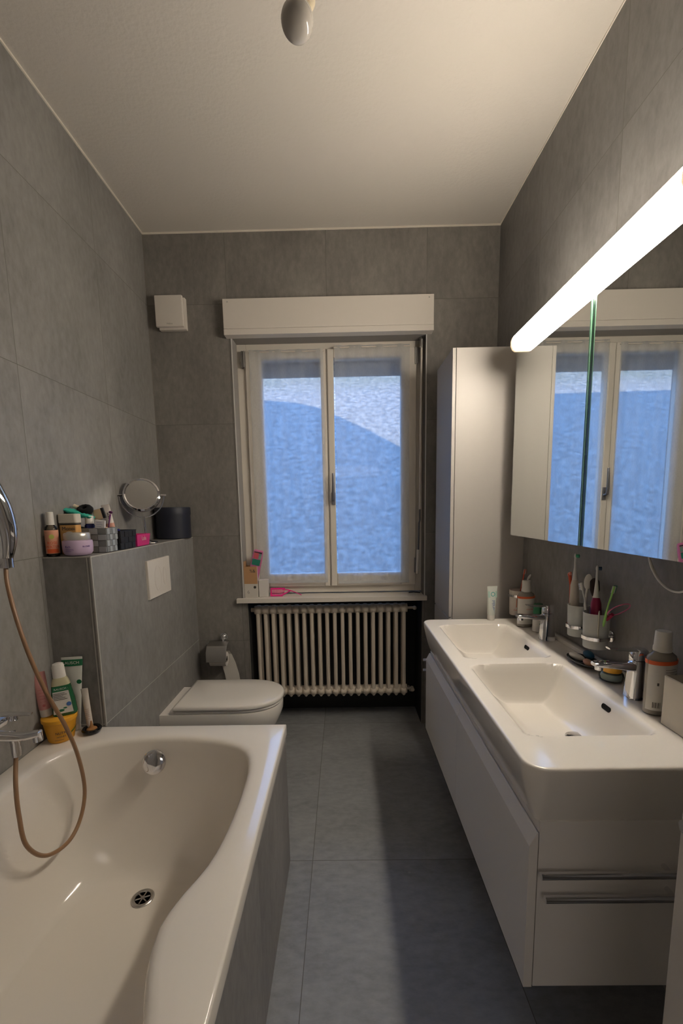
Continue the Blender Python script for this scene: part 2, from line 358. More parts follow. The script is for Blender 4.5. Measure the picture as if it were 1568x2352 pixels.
# open door leaf at the right edge
door = thing('door_1', 'open white door leaf at the lower right edge', 'door', (.5, .2, 0), kind='structure')
b = BM(); box(b, .499, .54, -.25, .6, .005, 2.05); obj('leaf', b, WHITEP, door, smooth=0, bevel=.002)
b = BM(); lathe(b, [(.01, 0), (.01, .045)], n=16); tube(b, [(0, 0, .04), (0, -.11, .042)], .009, 10)
h = obj('door_handle', b, CHR, door, world=False, loc=(-.001, .34, 1.03), rot=(0, -pi/2, 0))

# ------------------------------------------------------------------ window
win = thing('window_1', 'white double casement window in the tiled recess', 'window', (-.07, 2.95, .9), kind='structure')
FY = 2.925
b = BM(); box(b, WX0, WX0+.062, FY, FY+.07, .9, WZ1); box(b, WX1-.045, WX1, FY, FY+.07, .9, WZ1); box(b, WX0+.062, WX1-.045, FY, FY+.07, WZ1-.055, WZ1); box(b, WX0+.062, WX1-.045, FY, FY+.07, .9, .955)
obj('window_frame', b, WHITEP, win, smooth=0, bevel=.003)
b = BM(); box(b, WX0, WX1, 3.0, 3.2, .86, .9); obj('outer_ledge', b, WHITEP, win, smooth=0)
def sash(x0, x1, gx0, gx1, nm):
    y0, y1 = FY-.02, FY+.05; z0, z1, gz0, gz1 = .945, WZ1-.045, 1.03, 2.41
    bb = BM(); box(bb, x0, gx0, y0, y1, z0, z1); box(bb, gx1, x1, y0, y1, z0, z1); box(bb, gx0, gx1, y0, y1, gz1, z1); box(bb, gx0, gx1, y0, y1, z0, gz0)
    s_ = obj('sash', bb, WHITEP, win, smooth=0, bevel=.004)
    bb = BM(); box(bb, gx0-.005, gx1+.005, y0+.03, y0+.034, gz0-.005, gz1+.005); obj('pane', bb, PANE, s_, smooth=0)
    return s_
s1 = sash(-.604, -.092, -.505, -.128, 0)
s2 = sash(-.091, .482, -.045, .385, 1)
b = BM(); rbox(b, -.085, -.045, FY-.032, FY-.02, .95, 2.46, .006); obj('astragal', b, WHITEP, win, smooth=0)
b = BM(); rbox(b, -.072, -.048, FY-.042, FY-.032, 1.49, 1.57, .005); tube(b, [(-.06, FY-.04, 1.52), (-.06, FY-.07, 1.525), (-.06, FY-.075, 1.56), (-.06, FY-.07, 1.69)], [.009, .009, .009, .007], 12)
obj('handle', b, pm('handle_metal', (.28, .28, .3), .3, .9), win)
for hx, hz in ((-.61, 2.39), (.487, 2.39), (.487, 1.06)):
    b = BM(); lathe(b, [(.003, 0), (.007, .003), (.007, .095), (.003, .1)], (hx, FY-.028, hz-.03), 12); box(b, hx-.016, hx-.008, FY-.03, FY-.0, hz-.03, hz+.07)
    obj('hinge', b, pm('hinge_metal', (.32, .31, .3), .35, .8), win)
b = BM()
for i in range(5): box(b, WX0, WX1, 3.06, 3.075, 2.34+.04*i, 2.34+.04*i+.038)
tag(obj('roller_shutter', b, pm('shutter_slats', (.42, .42, .43), .6), smooth=0), 'grey outside roller shutter rolled nearly up behind the glass', 'shutter')

def curtain(x0, x1, z0, z1, lab, ph):
    bb = BM(); nx, nz = 70, 24; g = []
    for j in range(nz+1):
        row = []
        for i in range(nx+1):
            t = i/nx; x = x0+(x1-x0)*t; z = z0+(z1-z0)*j/nz
            y = FY-.036-.004*sin(t*21+ph)-.0025*sin(t*47+ph*2+.6*j/nz)
            row.append(bb.verts.new((x, y, z)))
        g.append(row)
    for j in range(nz):
        for i in range(nx): bb.faces.new((g[j][i], g[j][i+1], g[j+1][i+1], g[j+1][i]))
    t = thing('curtain', lab, 'curtain', ((x0+x1)/2, FY-.036, z0))
    obj('voile', bb, SHEER, t, smooth=80)
    bb = BM(); tube(bb, [(x0-.004, FY-.034, z1-.012), (x1+.004, FY-.034, z1-.012)], .004, 8); obj('rod', bb, WHITEP, t)
    bb = BM(); box(bb, x0, x1, FY-.0455, FY-.0445, z0, z0+.018); obj('hem', bb, SHEER, t, smooth=0)
curtain(-.575, -.108, .975, 2.46, 'white sheer curtain on the left casement', .3)
curtain(-.037, .435, .965, 2.478, 'white sheer curtain on the right casement', 1.9)

# blind box
t = thing('blind_box', 'long cream shutter box above the window', 'shutter box', (-.07, D, 2.5))
b = BM(); box(b, -.69, .556, D-.06, D, 2.535, 2.702); obj('cover_panel', b, WHITE, t, smooth=0, bevel=.002)
b = BM(); box(b, -.69, .556, D-.062, D, 2.5, 2.5335); obj('lower_strip', b, WHITE, t, smooth=0, bevel=.002)
for xs in (-.662, .528):
    b = BM(); lathe(b, [(.004, 0), (.003, .002)], n=10); obj('screw', b, STEEL, t, world=False, loc=(xs+.07, -.06, .185), rot=(pi/2, 0, 0))
# vent
t = thing('vent_cover', 'square cream air vent high on the wall left of the window', 'vent', (-1.005, D, 2.55))
b = BM(); rbox(b, -1.085, -.921, D-.03, D, 2.548, 2.728, .004); obj('housing', b, WHITE, t, smooth=30)
b = BM(); rbox(b, -1.096, -.932, D-.05, D-.03, 2.56, 2.735, .004); obj('front_plate', b, WHITE, t, smooth=30)
text('lettering', 'Helios', .014, pm('grey_print', (.3, .28, .25), .6), t, (-.008, -.0505, .026))
# crank rod
t = thing('shutter_crank', 'white shutter crank rod hanging at the right of the window', 'crank', (.5, 2.84, .93))
b = BM(); tube(b, [(.503, 2.85, 2.48), (.497, 2.845, 1.45)], .0065, 10); obj('rod', b, WHITEP, t)
b = BM(); tube(b, [(.503, 2.865, 2.5), (.503, 2.85, 2.485), (.503, 2.85, 2.44)], .011, 10); obj('joint', b, STEEL, t)
b = BM(); tube(b, [(.497, 2.845, 1.47), (.498, 2.845, 1.38), (.492, 2.84, 1.36), (.487, 2.835, 1.18)], .006, 10); obj('crank_arm', b, pm('grey_plastic', (.12, .12, .13), .5), t)
b = BM(); tube(b, [(.486, 2.835, 1.19), (.482, 2.835, 1.03)], .009, 10); obj('grip', b, WHITEP, t)
b = BM(); tube(b, [(.43, 2.86, .902), (.46, 2.85, .906), (.47, 2.86, .903), (.5, 2.83, .905)], .004, 8, sub=4)
tag(recenter(obj('strap_clip', b, BLACK)), 'small dark clip lying at the right end of the window sill', 'clip')
# sill
b = BM(); box(b, -.704, .536, D-.03, D, .862, .892); box(b, WX0+.004, WX1-.004, D, FY+.02, .862, .892)
struct('window_sill', b, WHITEP, 'cream window sill board over the radiator', 'window sill', bevel=.002)

# ------------------------------------------------------------------ radiator
rt = thing('radiator', 'cream column radiator under the window sill', 'radiator', (-.09, 2.9, .16))
NCOL = 20; RX0, RX1 = -.586, .398
pr0 = None
for i in range(NCOL):
    x = RX0+(RX1-RX0)*i/(NCOL-1)
    if pr0 is None:
        b = BM()
        for yy in (2.862, 2.93):
            tube(b, [(0, yy, .2), (0, yy, .80)], .0128, 14)
            ell(b, (0, yy, .2), (.0128, .0128, .02), 14, 8)
        for zz in (.79, .215):
            tube(b, [(-.0258, 2.896, zz), (0.0258, 2.896, zz)], .03, 16)
            rs = []
            for kx, rr in ((-.022, .026), (-.016, .034), (-.008, .038), (.008, .038), (.016, .034), (.022, .026)):
                rs.append([(kx, 2.896+(rr+.016)*cos(2*pi*q/20), zz+rr*.85*sin(2*pi*q/20)) for q in range(20)])
            rings(b, rs)
        pr0 = obj('column', b, RADM, rt, smooth=50); pr0.location = (x+.09-.09+.0, 0, 0)
        me0 = pr0.data
        pr0.location = (x, 0, 0)
    else:
        o = pr0.copy(); COL.objects.link(o); o.parent = rt; o.location = (x, 0, 0)
b = BM(); tube(b, [(RX0-.05, 2.896, .79), (RX0-.02, 2.896, .79)], .014, 10); obj('end_plug', b, RADM, rt)
b = BM(); tube(b, [(RX1+.02, 2.896, .79), (RX1+.065, 2.896, .79)], .009, 10); ell(b, (RX1+.075, 2.885, .79), (.014, .02, .014)); obj('thermostat_valve', b, RADM, rt)
b = BM(); tube(b, [(RX1+.02, 2.896, .215), (RX1+.07, 2.896, .215)], .008, 10); tube(b, [(RX1+.062, 2.87, .215), (RX1+.062, 2.91, .215)], .013, 10); tube(b, [(RX1+.062, 2.896, .2), (RX1+.062, 2.99, .16), (RX1+.062, 3.08, .16)], .008, 10); obj('return_valve', b, RADM, rt)
# ------------------------------------------------------------------ bath
NB = 96
def closed_curve(pts, n):
    P = [Vector(p) for p in pts]; m = len(P); Q = []
    for i in range(m):
        p0, p1, p2, p3 = P[i-1], P[i], P[(i+1) % m], P[(i+2) % m]
        for q in range(12):
            t = q/12; Q.append(.5*((2*p1)+(p2-p0)*t+(2*p0-5*p1+4*p2-p3)*t*t+(3*p1-p0-3*p2+p3)*t**3))
    L = [0]
    for a, c in zip(Q, Q[1:]+Q[:1]): L.append(L[-1]+(c-a).length)
    out = []; j = 0
    for i in range(n):
        s = L[-1]*i/n
        while L[j+1] < s: j += 1
        t = (s-L[j])/(L[j+1]-L[j]); out.append(Q[j].lerp(Q[(j+1) % len(Q)], t))
    return out
right_pts = [(-.60, 1.552), (-.47, 1.525), (-.375, 1.465), (-.338, 1.37), (-.33, 1.25), (-.331, 1.13), (-.338, 1.03), (-.355, .95), (-.382, .885), (-.402, .82), (-.402, .77), (-.387, .70), (-.362, .64), (-.348, .56), (-.345, .4), (-.37, .22), (-.44, .1), (-.56, .04)]
left_pts = [(-1.40-x, y) for x, y in right_pts][::-1]
left_pts = [(max(x, -1.085), y) for x, y in left_pts]
left_pts = [(x, y) for x, y in left_pts]
left_pts2 = []
for x, y in left_pts:
    if .55 < y < 1.0: x = -1.07
    left_pts2.append((x, y))
rimc = closed_curve([(x, y, 0) for x, y in right_pts+[(-.7, .03)]+left_pts2+[(-.7, 1.558)]], NB)
flo = closed_curve([(x, y, 0) for x, y in ((-.56, 1.36), (-.48, 1.28), (-.45, 1.1), (-.46, .8), (-.47, .5), (-.53, .37), (-.7, .33), (-.87, .37), (-.93, .5), (-.94, .8), (-.95, 1.1), (-.92, 1.28), (-.84, 1.36), (-.7, 1.375))], NB)
# align starts by angle
def by_angle(C, c=Vector((-.7, .9, 0))):
    return C
def resample_angle(C, n, c):
    A = [(math.atan2((p-c).y, (p-c).x)) for p in C]; out = []
    for i in range(n):
        a = -pi+2*pi*(i+.5)/n; d = Vector((cos(a), sin(a), 0)); best = None
        for p, q in zip(C, C[1:]+C[:1]):
            u = p-c; v_ = q-p; den = d.x*v_.y-d.y*v_.x
            if abs(den) < 1e-9: continue
            t = (u.x*v_.y-u.y*v_.x)/den; s = (u.x*d.y-u.y*d.x)/den
            if t > 0 and -1e-6 <= s <= 1+1e-6 and (best is None or t > best): best = t
        out.append(c+d*best)
    return out
# arclength samples matched in order: both start at the same far-right place and run clockwise
def start_at(C, p):
    i = min(range(len(C)), key=lambda q: (C[q]-p).length); return C[i:]+C[:i]
rimc = start_at(rimc, Vector((-.33, .95, 0)))
flo = start_at(flo, Vector((-.46, .95, 0)))
BZ = .61; FZ = .165
BX0, BX1, BY0, BY1 = XL+.001, -.243, -.12, 1.653
def nrm(C, i):
    d = (C[(i+1) % len(C)]-C[i-1]).normalized(); return Vector((d.y, -d.x, 0))
cen = Vector((-.7, .85, 0))
def outward(C, i):
    q = nrm(C, i)
    return q if q.dot(C[i]-cen) > 0 else -q
outer = []
for i, p in enumerate(rimc):
    t = rimc[i]; d = (p-cen); m_ = 1e9
    if d.x > 0: m_ = min(m_, (BX1-cen.x)/d.x)
    if d.x < 0: m_ = min(m_, (BX0-cen.x)/d.x)
    if d.y > 0: m_ = min(m_, (BY1-cen.y)/d.y)
    if d.y < 0: m_ = min(m_, (BY0-cen.y)/d.y)
    outer.append(cen+d*m_)
for cx, cyy in ((BX0, BY0), (BX0, BY1), (BX1, BY0), (BX1, BY1)):
    i = min(range(NB), key=lambda q: (outer[q]-Vector((cx, cyy, 0))).length); outer[i] = Vector((cx, cyy, 0))
RS = []
RS.append([(p.x, p.y, BZ-.045) for p in outer])
RS.append([(p.x, p.y, BZ-.006) for p in outer])
sh = lambda p, e: (min(max(p.x, BX0+e), BX1-e), min(max(p.y, BY0+e), BY1-e))
RS.append([(*sh(p, .002), BZ-.002) for p in outer])
RS.append([(*sh(p, .008), BZ) for p in outer])
RS.append([(*(o_.lerp(p, .5).xy), BZ) for o_, p in zip(outer, rimc)])
for e, dz in ((.030, 0), (.018, -.0015), (.009, -.005), (.003, -.011), (0, -.02)):
    RS.append([(*((rimc[i]+outward(rimc, i)*e).xy), BZ+dz) for i in range(NB)])
flo_c = flo
N2 = 16
for q in range(1, N2+1):
    t = q/N2; z = BZ-.02-(BZ-.02-FZ)*(sin(t*pi/2)**1.15); s = 1-(1-t)**1.0
    s = .42*t + .58*(1-cos(t*pi/2))
    ring = []
    for i in range(NB):
        p = rimc[i].lerp(flo_c[i], s); ring.append((p.x, p.y, z))
    RS.append(ring)
fc = Vector((-.7, .85, 0))
for s in (.8, .5, .2): RS.append([(*(flo_c[i].lerp(fc, 1-s).xy), FZ-.004*(1-s)) for i in range(NB)])
bath = thing('bathtub', 'built-in cream enamel bathtub with a curved armrest', 'bathtub', ((BX0+BX1)/2, .77, 0))
b = BM(); rings(b, RS, cap0=False, cap1=True); obj('tub', b, ENAM, bath, smooth=60)
b = BM(); box(b, BX1-.025, BX1-.004, BY0, BY1-.004, 0, BZ-.042); box(b, BX0, BX1-.025, BY1-.025, BY1-.004, 0, BZ-.042); box(b, BX0, BX1-.025, BY0, BY0+.02, 0, BZ-.042)
obj('tiled_apron', b, T_BATH, bath, smooth=0)
# overflow cap & drain
b = BM(); lathe(b, [(.022, 0), (.04, .004), (.0445, .012), (.0435, .02), (.037, .025), (.02, .028), (0, .0285)], n=32)
obj('overflow_cap', b, CHR, bath, world=False, loc=(-.735+.711, 1.53-.77, .53), rot=(rad(68), 0, 0))
dx, dy = -.703, 1.31
b = BM(); lathe(b, [(.037, FZ-.001), (.037, FZ+.002), (.034, FZ+.004), (.026, FZ+.003), (.024, FZ-.002)], (dx, dy, 0), 32, cap0=False, cap1=False); dr = obj('drain', b, STEEL, bath)
b = BM(); lathe(b, [(.0245, FZ+.0005), (.0, FZ+.0005)], (dx, dy, 0), 24); o = obj('drain_hole', b, RUB, dr); 
b = BM()
for a in range(3):
    aa = a*pi/3+.4; tube(b, [(dx+.023*cos(aa), dy+.023*sin(aa), FZ+.002), (dx-.023*cos(aa), dy-.023*sin(aa), FZ+.002)], .0022, 6)
lathe(b, [(.007, FZ+.001), (.006, FZ+.005)], (dx, dy, 0), 12); obj('strainer', b, STEEL, dr)

# ------------------------------------------------------------------ bath mixer, shower, hose
mx_ = thing('bath_mixer', 'chrome bath mixer tap on the left wall', 'tap', (-1.10, 1.2, .8))
b = BM(); tube(b, [(-1.105, 1.06, .82), (-1.105, 1.30, .82)], [.026, .026], 20); ell(b, (-1.105, 1.30, .82), (.026, .012, .026)); obj('body', b, CHR, mx_)
for yy in (1.11, 1.27):
    b = BM(); tube(b, [(-1.16, yy, .82), (-1.151, yy, .82), (-1.15, yy, .82), (-1.11, yy, .82)], [.033, .031, .016, .016], 20); obj('wall_rose', b, CHR, mx_)
b = BM(); tube(b, [(-1.09, 1.2, .818), (-1.04, 1.215, .81), (-.985, 1.23, .80), (-.935, 1.24, .805)], [.026, .022, .019, .016], 16, sub=4, flat=.6); tube(b, [(-.945, 1.24, .808), (-.943, 1.24, .78)], .014, 14); obj('spout', b, CHR, mx_)
b = BM(); tube(b, [(-1.105, 1.2, .84), (-1.105, 1.2, .872)], .024, 18); tube(b, [(-1.12, 1.19, .872), (-1.06, 1.21, .879), (-.995, 1.23, .872), (-.955, 1.24, .867)], [.02, .017, .014, .01], 14, sub=4, flat=.35); obj('lever', b, CHR, mx_)
b = BM(); lathe(b, [(.007, 0), (.013, .004), (.011, .018), (.005, .022)], (-1.06, 1.30, .815), 16); obj('diverter_knob', b, CHR, mx_)
b = BM(); tube(b, [(-1.035, 1.255, .80), (-1.03, 1.258, .765), (-1.03, 1.258, .735), (-1.03, 1.258, .72)], [.013, .0135, .0135, .012], 16); obj('hose_outlet', b, CHR, mx_)
sh_ = thing('hand_shower', 'chrome hand shower hanging in its wall bracket at the left edge', 'shower head', (-1.09, 1.37, 1.3))
b = BM(); tube(b, [(-1.068, 1.36, 1.315), (-1.056, 1.362, 1.36), (-1.05, 1.36, 1.42), (-1.058, 1.352, 1.49), (-1.078, 1.34, 1.56)], [.012, .019, .026, .031, .032], 18, sub=5, flat=.9); obj('handle', b, CHR, sh_)
b = BM(); lathe(b, [(.02, 0), (.05, .012), (.052, .02), (.05, .026), (0, .027)], n=28); obj('spray_head', b, CHR, sh_, world=False, loc=(-.01, -.1, .27), rot=(0, rad(125), rad(-20)))
b = BM(); tube(b, [(-1.16, 1.345, 1.315), (-1.152, 1.345, 1.315), (-1.15, 1.345, 1.315), (-1.075, 1.36, 1.315)], [.024, .022, .011, .011], 16); tube(b, [(-1.068, 1.36, 1.30), (-1.068, 1.36, 1.33)], .019, 16); obj('wall_bracket', b, CHR, sh_)
b = BM()
hp = [(-1.07, 1.358, 1.31), (-1.058, 1.34, 1.25), (-1.02, 1.31, 1.15), (-.985, 1.30, 1.03), (-.96, 1.32, .90), (-.948, 1.377, .752), (-.945, 1.42, .615), (-.945, 1.435, .48), (-.95, 1.40, .39), (-.955, 1.33, .358), (-.965, 1.24, .39), (-.98, 1.19, .47), (-.995, 1.195, .565), (-1.01, 1.215, .645), (-1.026, 1.245, .70), (-1.03, 1.258, .735)]
tube(b, hp, .0065, 12, sub=8); o = obj('shower_hose', b, HOSE, smooth=80)
hose = thing('shower_hose', 'brown transparent shower hose looping down into the bath', 'hose', (-.95, 1.3, .36)); o.parent = hose; o.data.transform(Matrix.Translation((.95, -1.3, -.36))); o.name = 'sleeve'; hose.name = 'shower_hose'
b = BM(); tube(b, hp, .0038, 8, sub=8); obj('core', b, pm('hose_core', (.42, .27, .16), .25, .3, noise=.5, nscale=300), hose, smooth=80)

# ------------------------------------------------------------------ toilet
wc = thing('toilet', 'white wall hung toilet with its lid down', 'toilet', (-.66, 2.315, .1))
def dshape(x0, x1, yc, hw, z, n=26, sq=2.3, back=.0):
    # straight sides from x0, rounded nose at x1
    xs = x1-hw*1.35; o = [(x0, yc-hw*(1-back), z)]
    for q in range(n+1):
        a = -pi/2+pi*q/n; c_, s_ = cos(a), sin(a)
        o.append((xs+(x1-xs)*abs(c_)**(2/sq), yc+hw*math.copysign(abs(s_)**(2/sq), s_), z))
    o.append((x0, yc+hw*(1-back), z)); return o
def inset(C, e, z, c):
    return [(p[0]+(c[0]-p[0])*e, p[1]+(c[1]-p[1])*e, z) for p in C]
TY = 2.315
b = BM(); top = dshape(KX, -.355, TY, .183, .412); cc = (-.75, TY)
R = [inset(top, .45, .10, (-.8, TY)), inset(top, .32, .14, (-.8, TY)), inset(top, .17, .22, (-.78, TY)), inset(top, .07, .30, cc), inset(top, .02, .345, cc), top and [(p[0], p[1], .37) for p in top], [(p[0], p[1], .408) for p in top], inset(top, .008, .415, cc)]
R = [[(KX if i in (0, len(r)-1) else p[0], p[1], p[2]) for i, p in enumerate(r)] for r in R]
rings(b, R); obj('bowl', b, CER, wc, smooth=40)
b = BM(); sl = dshape(-.895, -.352, TY, .18, .419); cs = (-.62, TY)
rings(b, [inset(sl, .02, .417, cs), [(p[0], p[1], .422) for p in sl], [(p[0], p[1], .43) for p in sl], inset(sl, .02, .433, cs)]); obj('seat', b, CER, wc, smooth=40)
b = BM(); ld = dshape(-.90, -.347, TY, .186, .437)
rings(b, [inset(ld, .03, .435, cs), inset(ld, .004, .438, cs), [(p[0], p[1], .443) for p in ld], inset(ld, .003, .452, cs), inset(ld, .02, .458, cs), inset(ld, .06, .461, cs), inset(ld, .5, .463, cs)]); obj('lid', b, CER, wc, smooth=50)
# flush plate
fp = thing('flush_plate', 'white square flush plate on the cistern box', 'flush plate', (KX, 2.246, 1.03))
b = BM(); rings(b, [[(KX+xx, yy, zz) for yy, zz in ((2.11+e, 1.032+e), (2.376-e, 1.032+e), (2.376-e, 1.226-e), (2.11+e, 1.226-e))] for xx, e in ((0, 0), (.010, 0), (.013, .003))]); obj('plate', b, WHITE, fp, smooth=0)
for yc, rr, sc in ((2.215, .04, 1.65), (2.30, .022, 2.2)):
    b = BM(); lathe(b, [(rr, 0), (rr, .0012), (rr-.0025, .0016), (rr-.004, .0004)], n=32, sx=sc if sc > 2 else 1.65, sy=1, cap0=False, cap1=False); obj('button', b, WHITE, fp, world=False, loc=(.0132, yc-2.246, .098), rot=(0, pi/2, 0))
# paper holder
ph = thing('toilet_paper_holder', 'chrome toilet paper holder on the wall left of the radiator', 'paper holder', (-.83, D, .45))
b = BM(); tube(b, [(-.805, D, .635), (-.805, D-.012, .635)], .026, 24); ell(b, (-.805, D-.02, .635), (.02, .012, .02)); obj('wall_rose', b, CHR, ph)
b = BM(); prism(b, [(D-.03, .605), (D-.028, .612), (D-.10, .60), (D-.125, .565), (D-.128, .50), (D-.124, .50), (D-.121, .565), (D-.098, .596)], -.895, -.765, 'x'); obj('cover_flap', b, STEEL, ph, smooth=40, bevel=.001)
b = BM(); tube(b, [(-.775, D-.03, .60), (-.905, D-.06, .60), (-.905, D-.07, .52), (-.905, D-.07, .50), (-.77, D-.07, .50)], .005, 10); tube(b, [(-.805, D-.01, .635), (-.805, D-.035, .605)], .007, 10); obj('arm', b, CHR, ph)
rl = thing('toilet_paper_roll', 'toilet paper roll with a hanging sheet on the chrome holder', 'toilet paper', (-.83, D-.07, .45))
PAP = pm('paper', (.68, .64, .58), .95, noise=.05, nscale=200)
b = BM(); rings(b, [[(x, D-.07+r_*cos(a*pi/16), .503+r_*sin(a*pi/16)) for a in range(32)] for x, r_ in ((-.88, .018), (-.88, .045), (-.775, .045), (-.775, .018))], False, False); obj('roll', b, PAP, rl, smooth=40)
b = BM(); rings(b, [[(x0_, y_, z_) for x0_, y_, z_ in ((-.83+s_, yy, zz), (-.735+s_, yy, zz), (-.735+s_, yy-.0015, zz), (-.83+s_, yy-.0015, zz))] for s_, yy, zz in ((-.03, D-.035, .545), (-.022, D-.02, .52), (0, D-.016, .46), (.02, D-.016, .38), (.03, D-.016, .30))]); obj('hanging_sheet', b, PAP, rl, smooth=0)

# ------------------------------------------------------------------ tall cabinet
tc_ = thing('tall_cabinet', 'tall narrow cream cabinet in the corner right of the window', 'cabinet', (.76, 2.49, 0))
CX0, CY0, CY1, CT = .562, 2.305, 2.665, 2.25
b = BM(); box(b, CX0+.02, XR-.001, CY0, CY1, .33, CT); obj('carcass', b, TALL_DIM, tc_, smooth=0, bevel=.001)
b = BM(); box(b, CX0, CX0+.0175, CY0, CY1, .872, CT); obj('upper_door', b, TALL_DIM, tc_, smooth=0, bevel=.0015)
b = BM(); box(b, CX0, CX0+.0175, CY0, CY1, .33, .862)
prism(b, [(CX0, .862), (CX0+.0175, .862), (CX0+.0175, .8719), (CX0+.0165, .8719)], CY0, CY1, 'y'); obj('lower_door', b, TALL_DIM, tc_, smooth=0)

# ------------------------------------------------------------------ vanity
VX, VY0, VY1, VZ = .405, .905, 2.232, .88
basin = thing('double_washbasin', 'long white ceramic washbasin with two bowls', 'washbasin', (.68, 1.57, .735))
bowls = [(.455, .80, 1.045, 1.565), (.462, .80, 1.632, 2.125)]
def bz(x, y):
    z = VZ
    for x0, x1, y0, y1 in bowls:
        if x0 < x < x1 and y0 < y < y1:
            s = [min(1, (x-x0)/.13), min(1, (x1-x)/.085), min(1, (y-y0)/.035), min(1, (y1-y)/.05)]
            h = 1-(sum((1-q)**3.2 for q in s))**(1/3.2)
            if h > 0:
                hh = 1-(1-h)**1.6
                z -= .126*hh
                z -= .012*max(0, h)*((x-x0)/(x1-x0))
    if x > .905: z += .0
    # slight fall of the near deck towards the bowl
    return z
b = BM(); NXg, NYg = 74, 210; hx, hy = (XR-VX)/2, (VY1-VY0)/2; cx, cyv = (XR+VX)/2, (VY1+VY0)/2; r = .045
G = []
def mapc(x, y, rr, inx=0):
    dx, dy = x-cx, y-cyv
    if dx < -(hx-rr) and abs(dy) > hy-rr:
        u = (-dx-(hx-rr))/rr; v_ = (abs(dy)-(hy-rr))/rr
        u2, v2 = u*sqrt(1-v_*v_/2), v_*sqrt(1-u*u/2)
        dx = -((hx-rr)+u2*rr); dy = math.copysign((hy-rr)+v2*rr, dy)
    return cx+dx, cyv+dy
ED = .006
for i in range(NXg+1):
    row = []
    for j in range(NYg+1):
        x, y = mapc(cx-hx+2*hx*i/NXg, cyv-hy+2*hy*j/NYg, r)
        X = x+(cx-x)*(ED/hx)*(1 if x < cx else 0); Y = y+(cyv-y)*(ED/hy)
        row.append(b.verts.new((X, Y, bz(x, y))))
    G.append(row)
for i in range(NXg):
    for j in range(NYg): b.faces.new((G[i][j], G[i+1][j], G[i+1][j+1], G[i][j+1]))
loop = [G[i][0] for i in range(NXg+1)]+[G[NXg][j] for j in range(1, NYg+1)]+[G[i][NYg] for i in range(NXg-1, -1, -1)]+[G[0][j] for j in range(NYg-1, 0, -1)]
pts0 = [v_.co.copy() for v_ in loop]; prev = loop
for e, z in ((.0025, VZ-.0012), (.0052, VZ-.004), (.006, VZ-.008), (.004, VZ-.03), (-.006, VZ-.07), (-.018, VZ-.11), (-.032, VZ-.145)):
    ring = []
    for p in pts0:
        sxx_ = (p.x-cx)/hx; syy_ = (p.y-cyv)/hy
        X = p.x+(e*(-1 if p.x < cx-.1 else 0)*min(1, abs(sxx_)*1.0)**8); Y = p.y+e*.8*math.copysign(min(1, abs(syy_))**20, syy_)
        ring.append(b.verts.new((min(X, XR), Y, z)))
    for q in range(len(ring)):
        w_ = (q+1) % len(ring); b.faces.new((prev[q], prev[w_], ring[w_], ring[q]))
    prev = ring
b.faces.new(prev)
obj('basin_body', b, CER, basin, smooth=50)
b = BM(); rbox(b, XR-.03, XR-.001, VY0+.012, VY1-.012, VZ-.001, VZ+.016, .004); obj('upstand', b, CER, basin, smooth=40)
for (bx_, by_) in ((.80, 1.258), (.80, 1.833)):
    b = BM(); rs = []
    prof = [(cos(a*pi/12)*.008, sin(a*pi/12)*.008) for a in range(24)]
    def slot(d, g):
        return [(d, (p[0]+math.copysign(.013, p[0] if abs(p[0]) > 1e-9 else 1))*g, p[1]*g) for p in prof]
    rings(b, [slot(0, 1), slot(-.0025, 1.03), slot(-.003, .93), slot(-.001, .86), slot(-.0005, .1)])
    xq = bx_-.017
    while bz(xq, by_) < .852 and xq < .81: xq += .0005
    ov = obj('overflow_slot', b, RUB, basin, world=False, loc=(xq-.68, by_-1.57, .852-.735), rot=(0, rad(18), 0))
for by_ in (1.275, 1.865):
    zf = bz(.715, by_); b = BM(); lathe(b, [(.034, zf), (.034, zf+.005), (.028, zf+.008), (0, zf+.0085)], (.715, by_, 0), 28, cap0=False); obj('waste_plug', b, CHR, basin)

vc = thing('vanity_cabinet', 'cream two drawer cabinet under the double washbasin', 'cabinet', (.69, 1.56, .29))
b = BM(); box(b, .447, XR-.001, .93, 2.208, .29, .735); obj('carcass', b, CAB, vc, smooth=0)
for y0, y1 in ((.929, 1.5855), (1.5875, 2.209)):
    b = BM(); prism(b, [(.424, .288), (.445, .288), (.445, .705), (.441, .705), (.424, .672)], y0, y1, 'y'); obj('drawer_front', b, CAB, vc, smooth=0, bevel=.0008)
for zz, x0 in ((.618, .442), (.557, .454)):
    b = BM(); tube(b, [(x0, .903, zz), (.93, .903, zz)], .0085, 16); tube(b, [(x0+.3, .903, zz), (x0+.3, .93, zz)], .006, 10); tube(b, [(x0+.44, .903, zz), (x0+.44, .93, zz)], .006, 10)
    tag(recenter(obj('towel_rail', b, CHR)), 'upper chrome rail on the near side of the vanity cabinet' if zz > .58 else 'lower chrome rail on the near side of the vanity cabinet', 'towel rail', 'chrome rails on the vanity')
for zz, x0 in ((.655, .415), (.60, .415)):
    b = BM(); tube(b, [(x0, 2.245, zz), (.80, 2.245, zz)], .008, 14); tube(b, [(x0+.12, 2.245, zz), (x0+.12, 2.208, zz)], .006, 8); tube(b, [(x0+.3, 2.245, zz), (x0+.3, 2.208, zz)], .006, 8)
    tag(recenter(obj('towel_rail', b, CHR)), 'upper chrome rail poking out at the far end of the vanity' if zz > .63 else 'lower chrome rail poking out at the far end of the vanity', 'towel rail', 'chrome rails on the vanity')

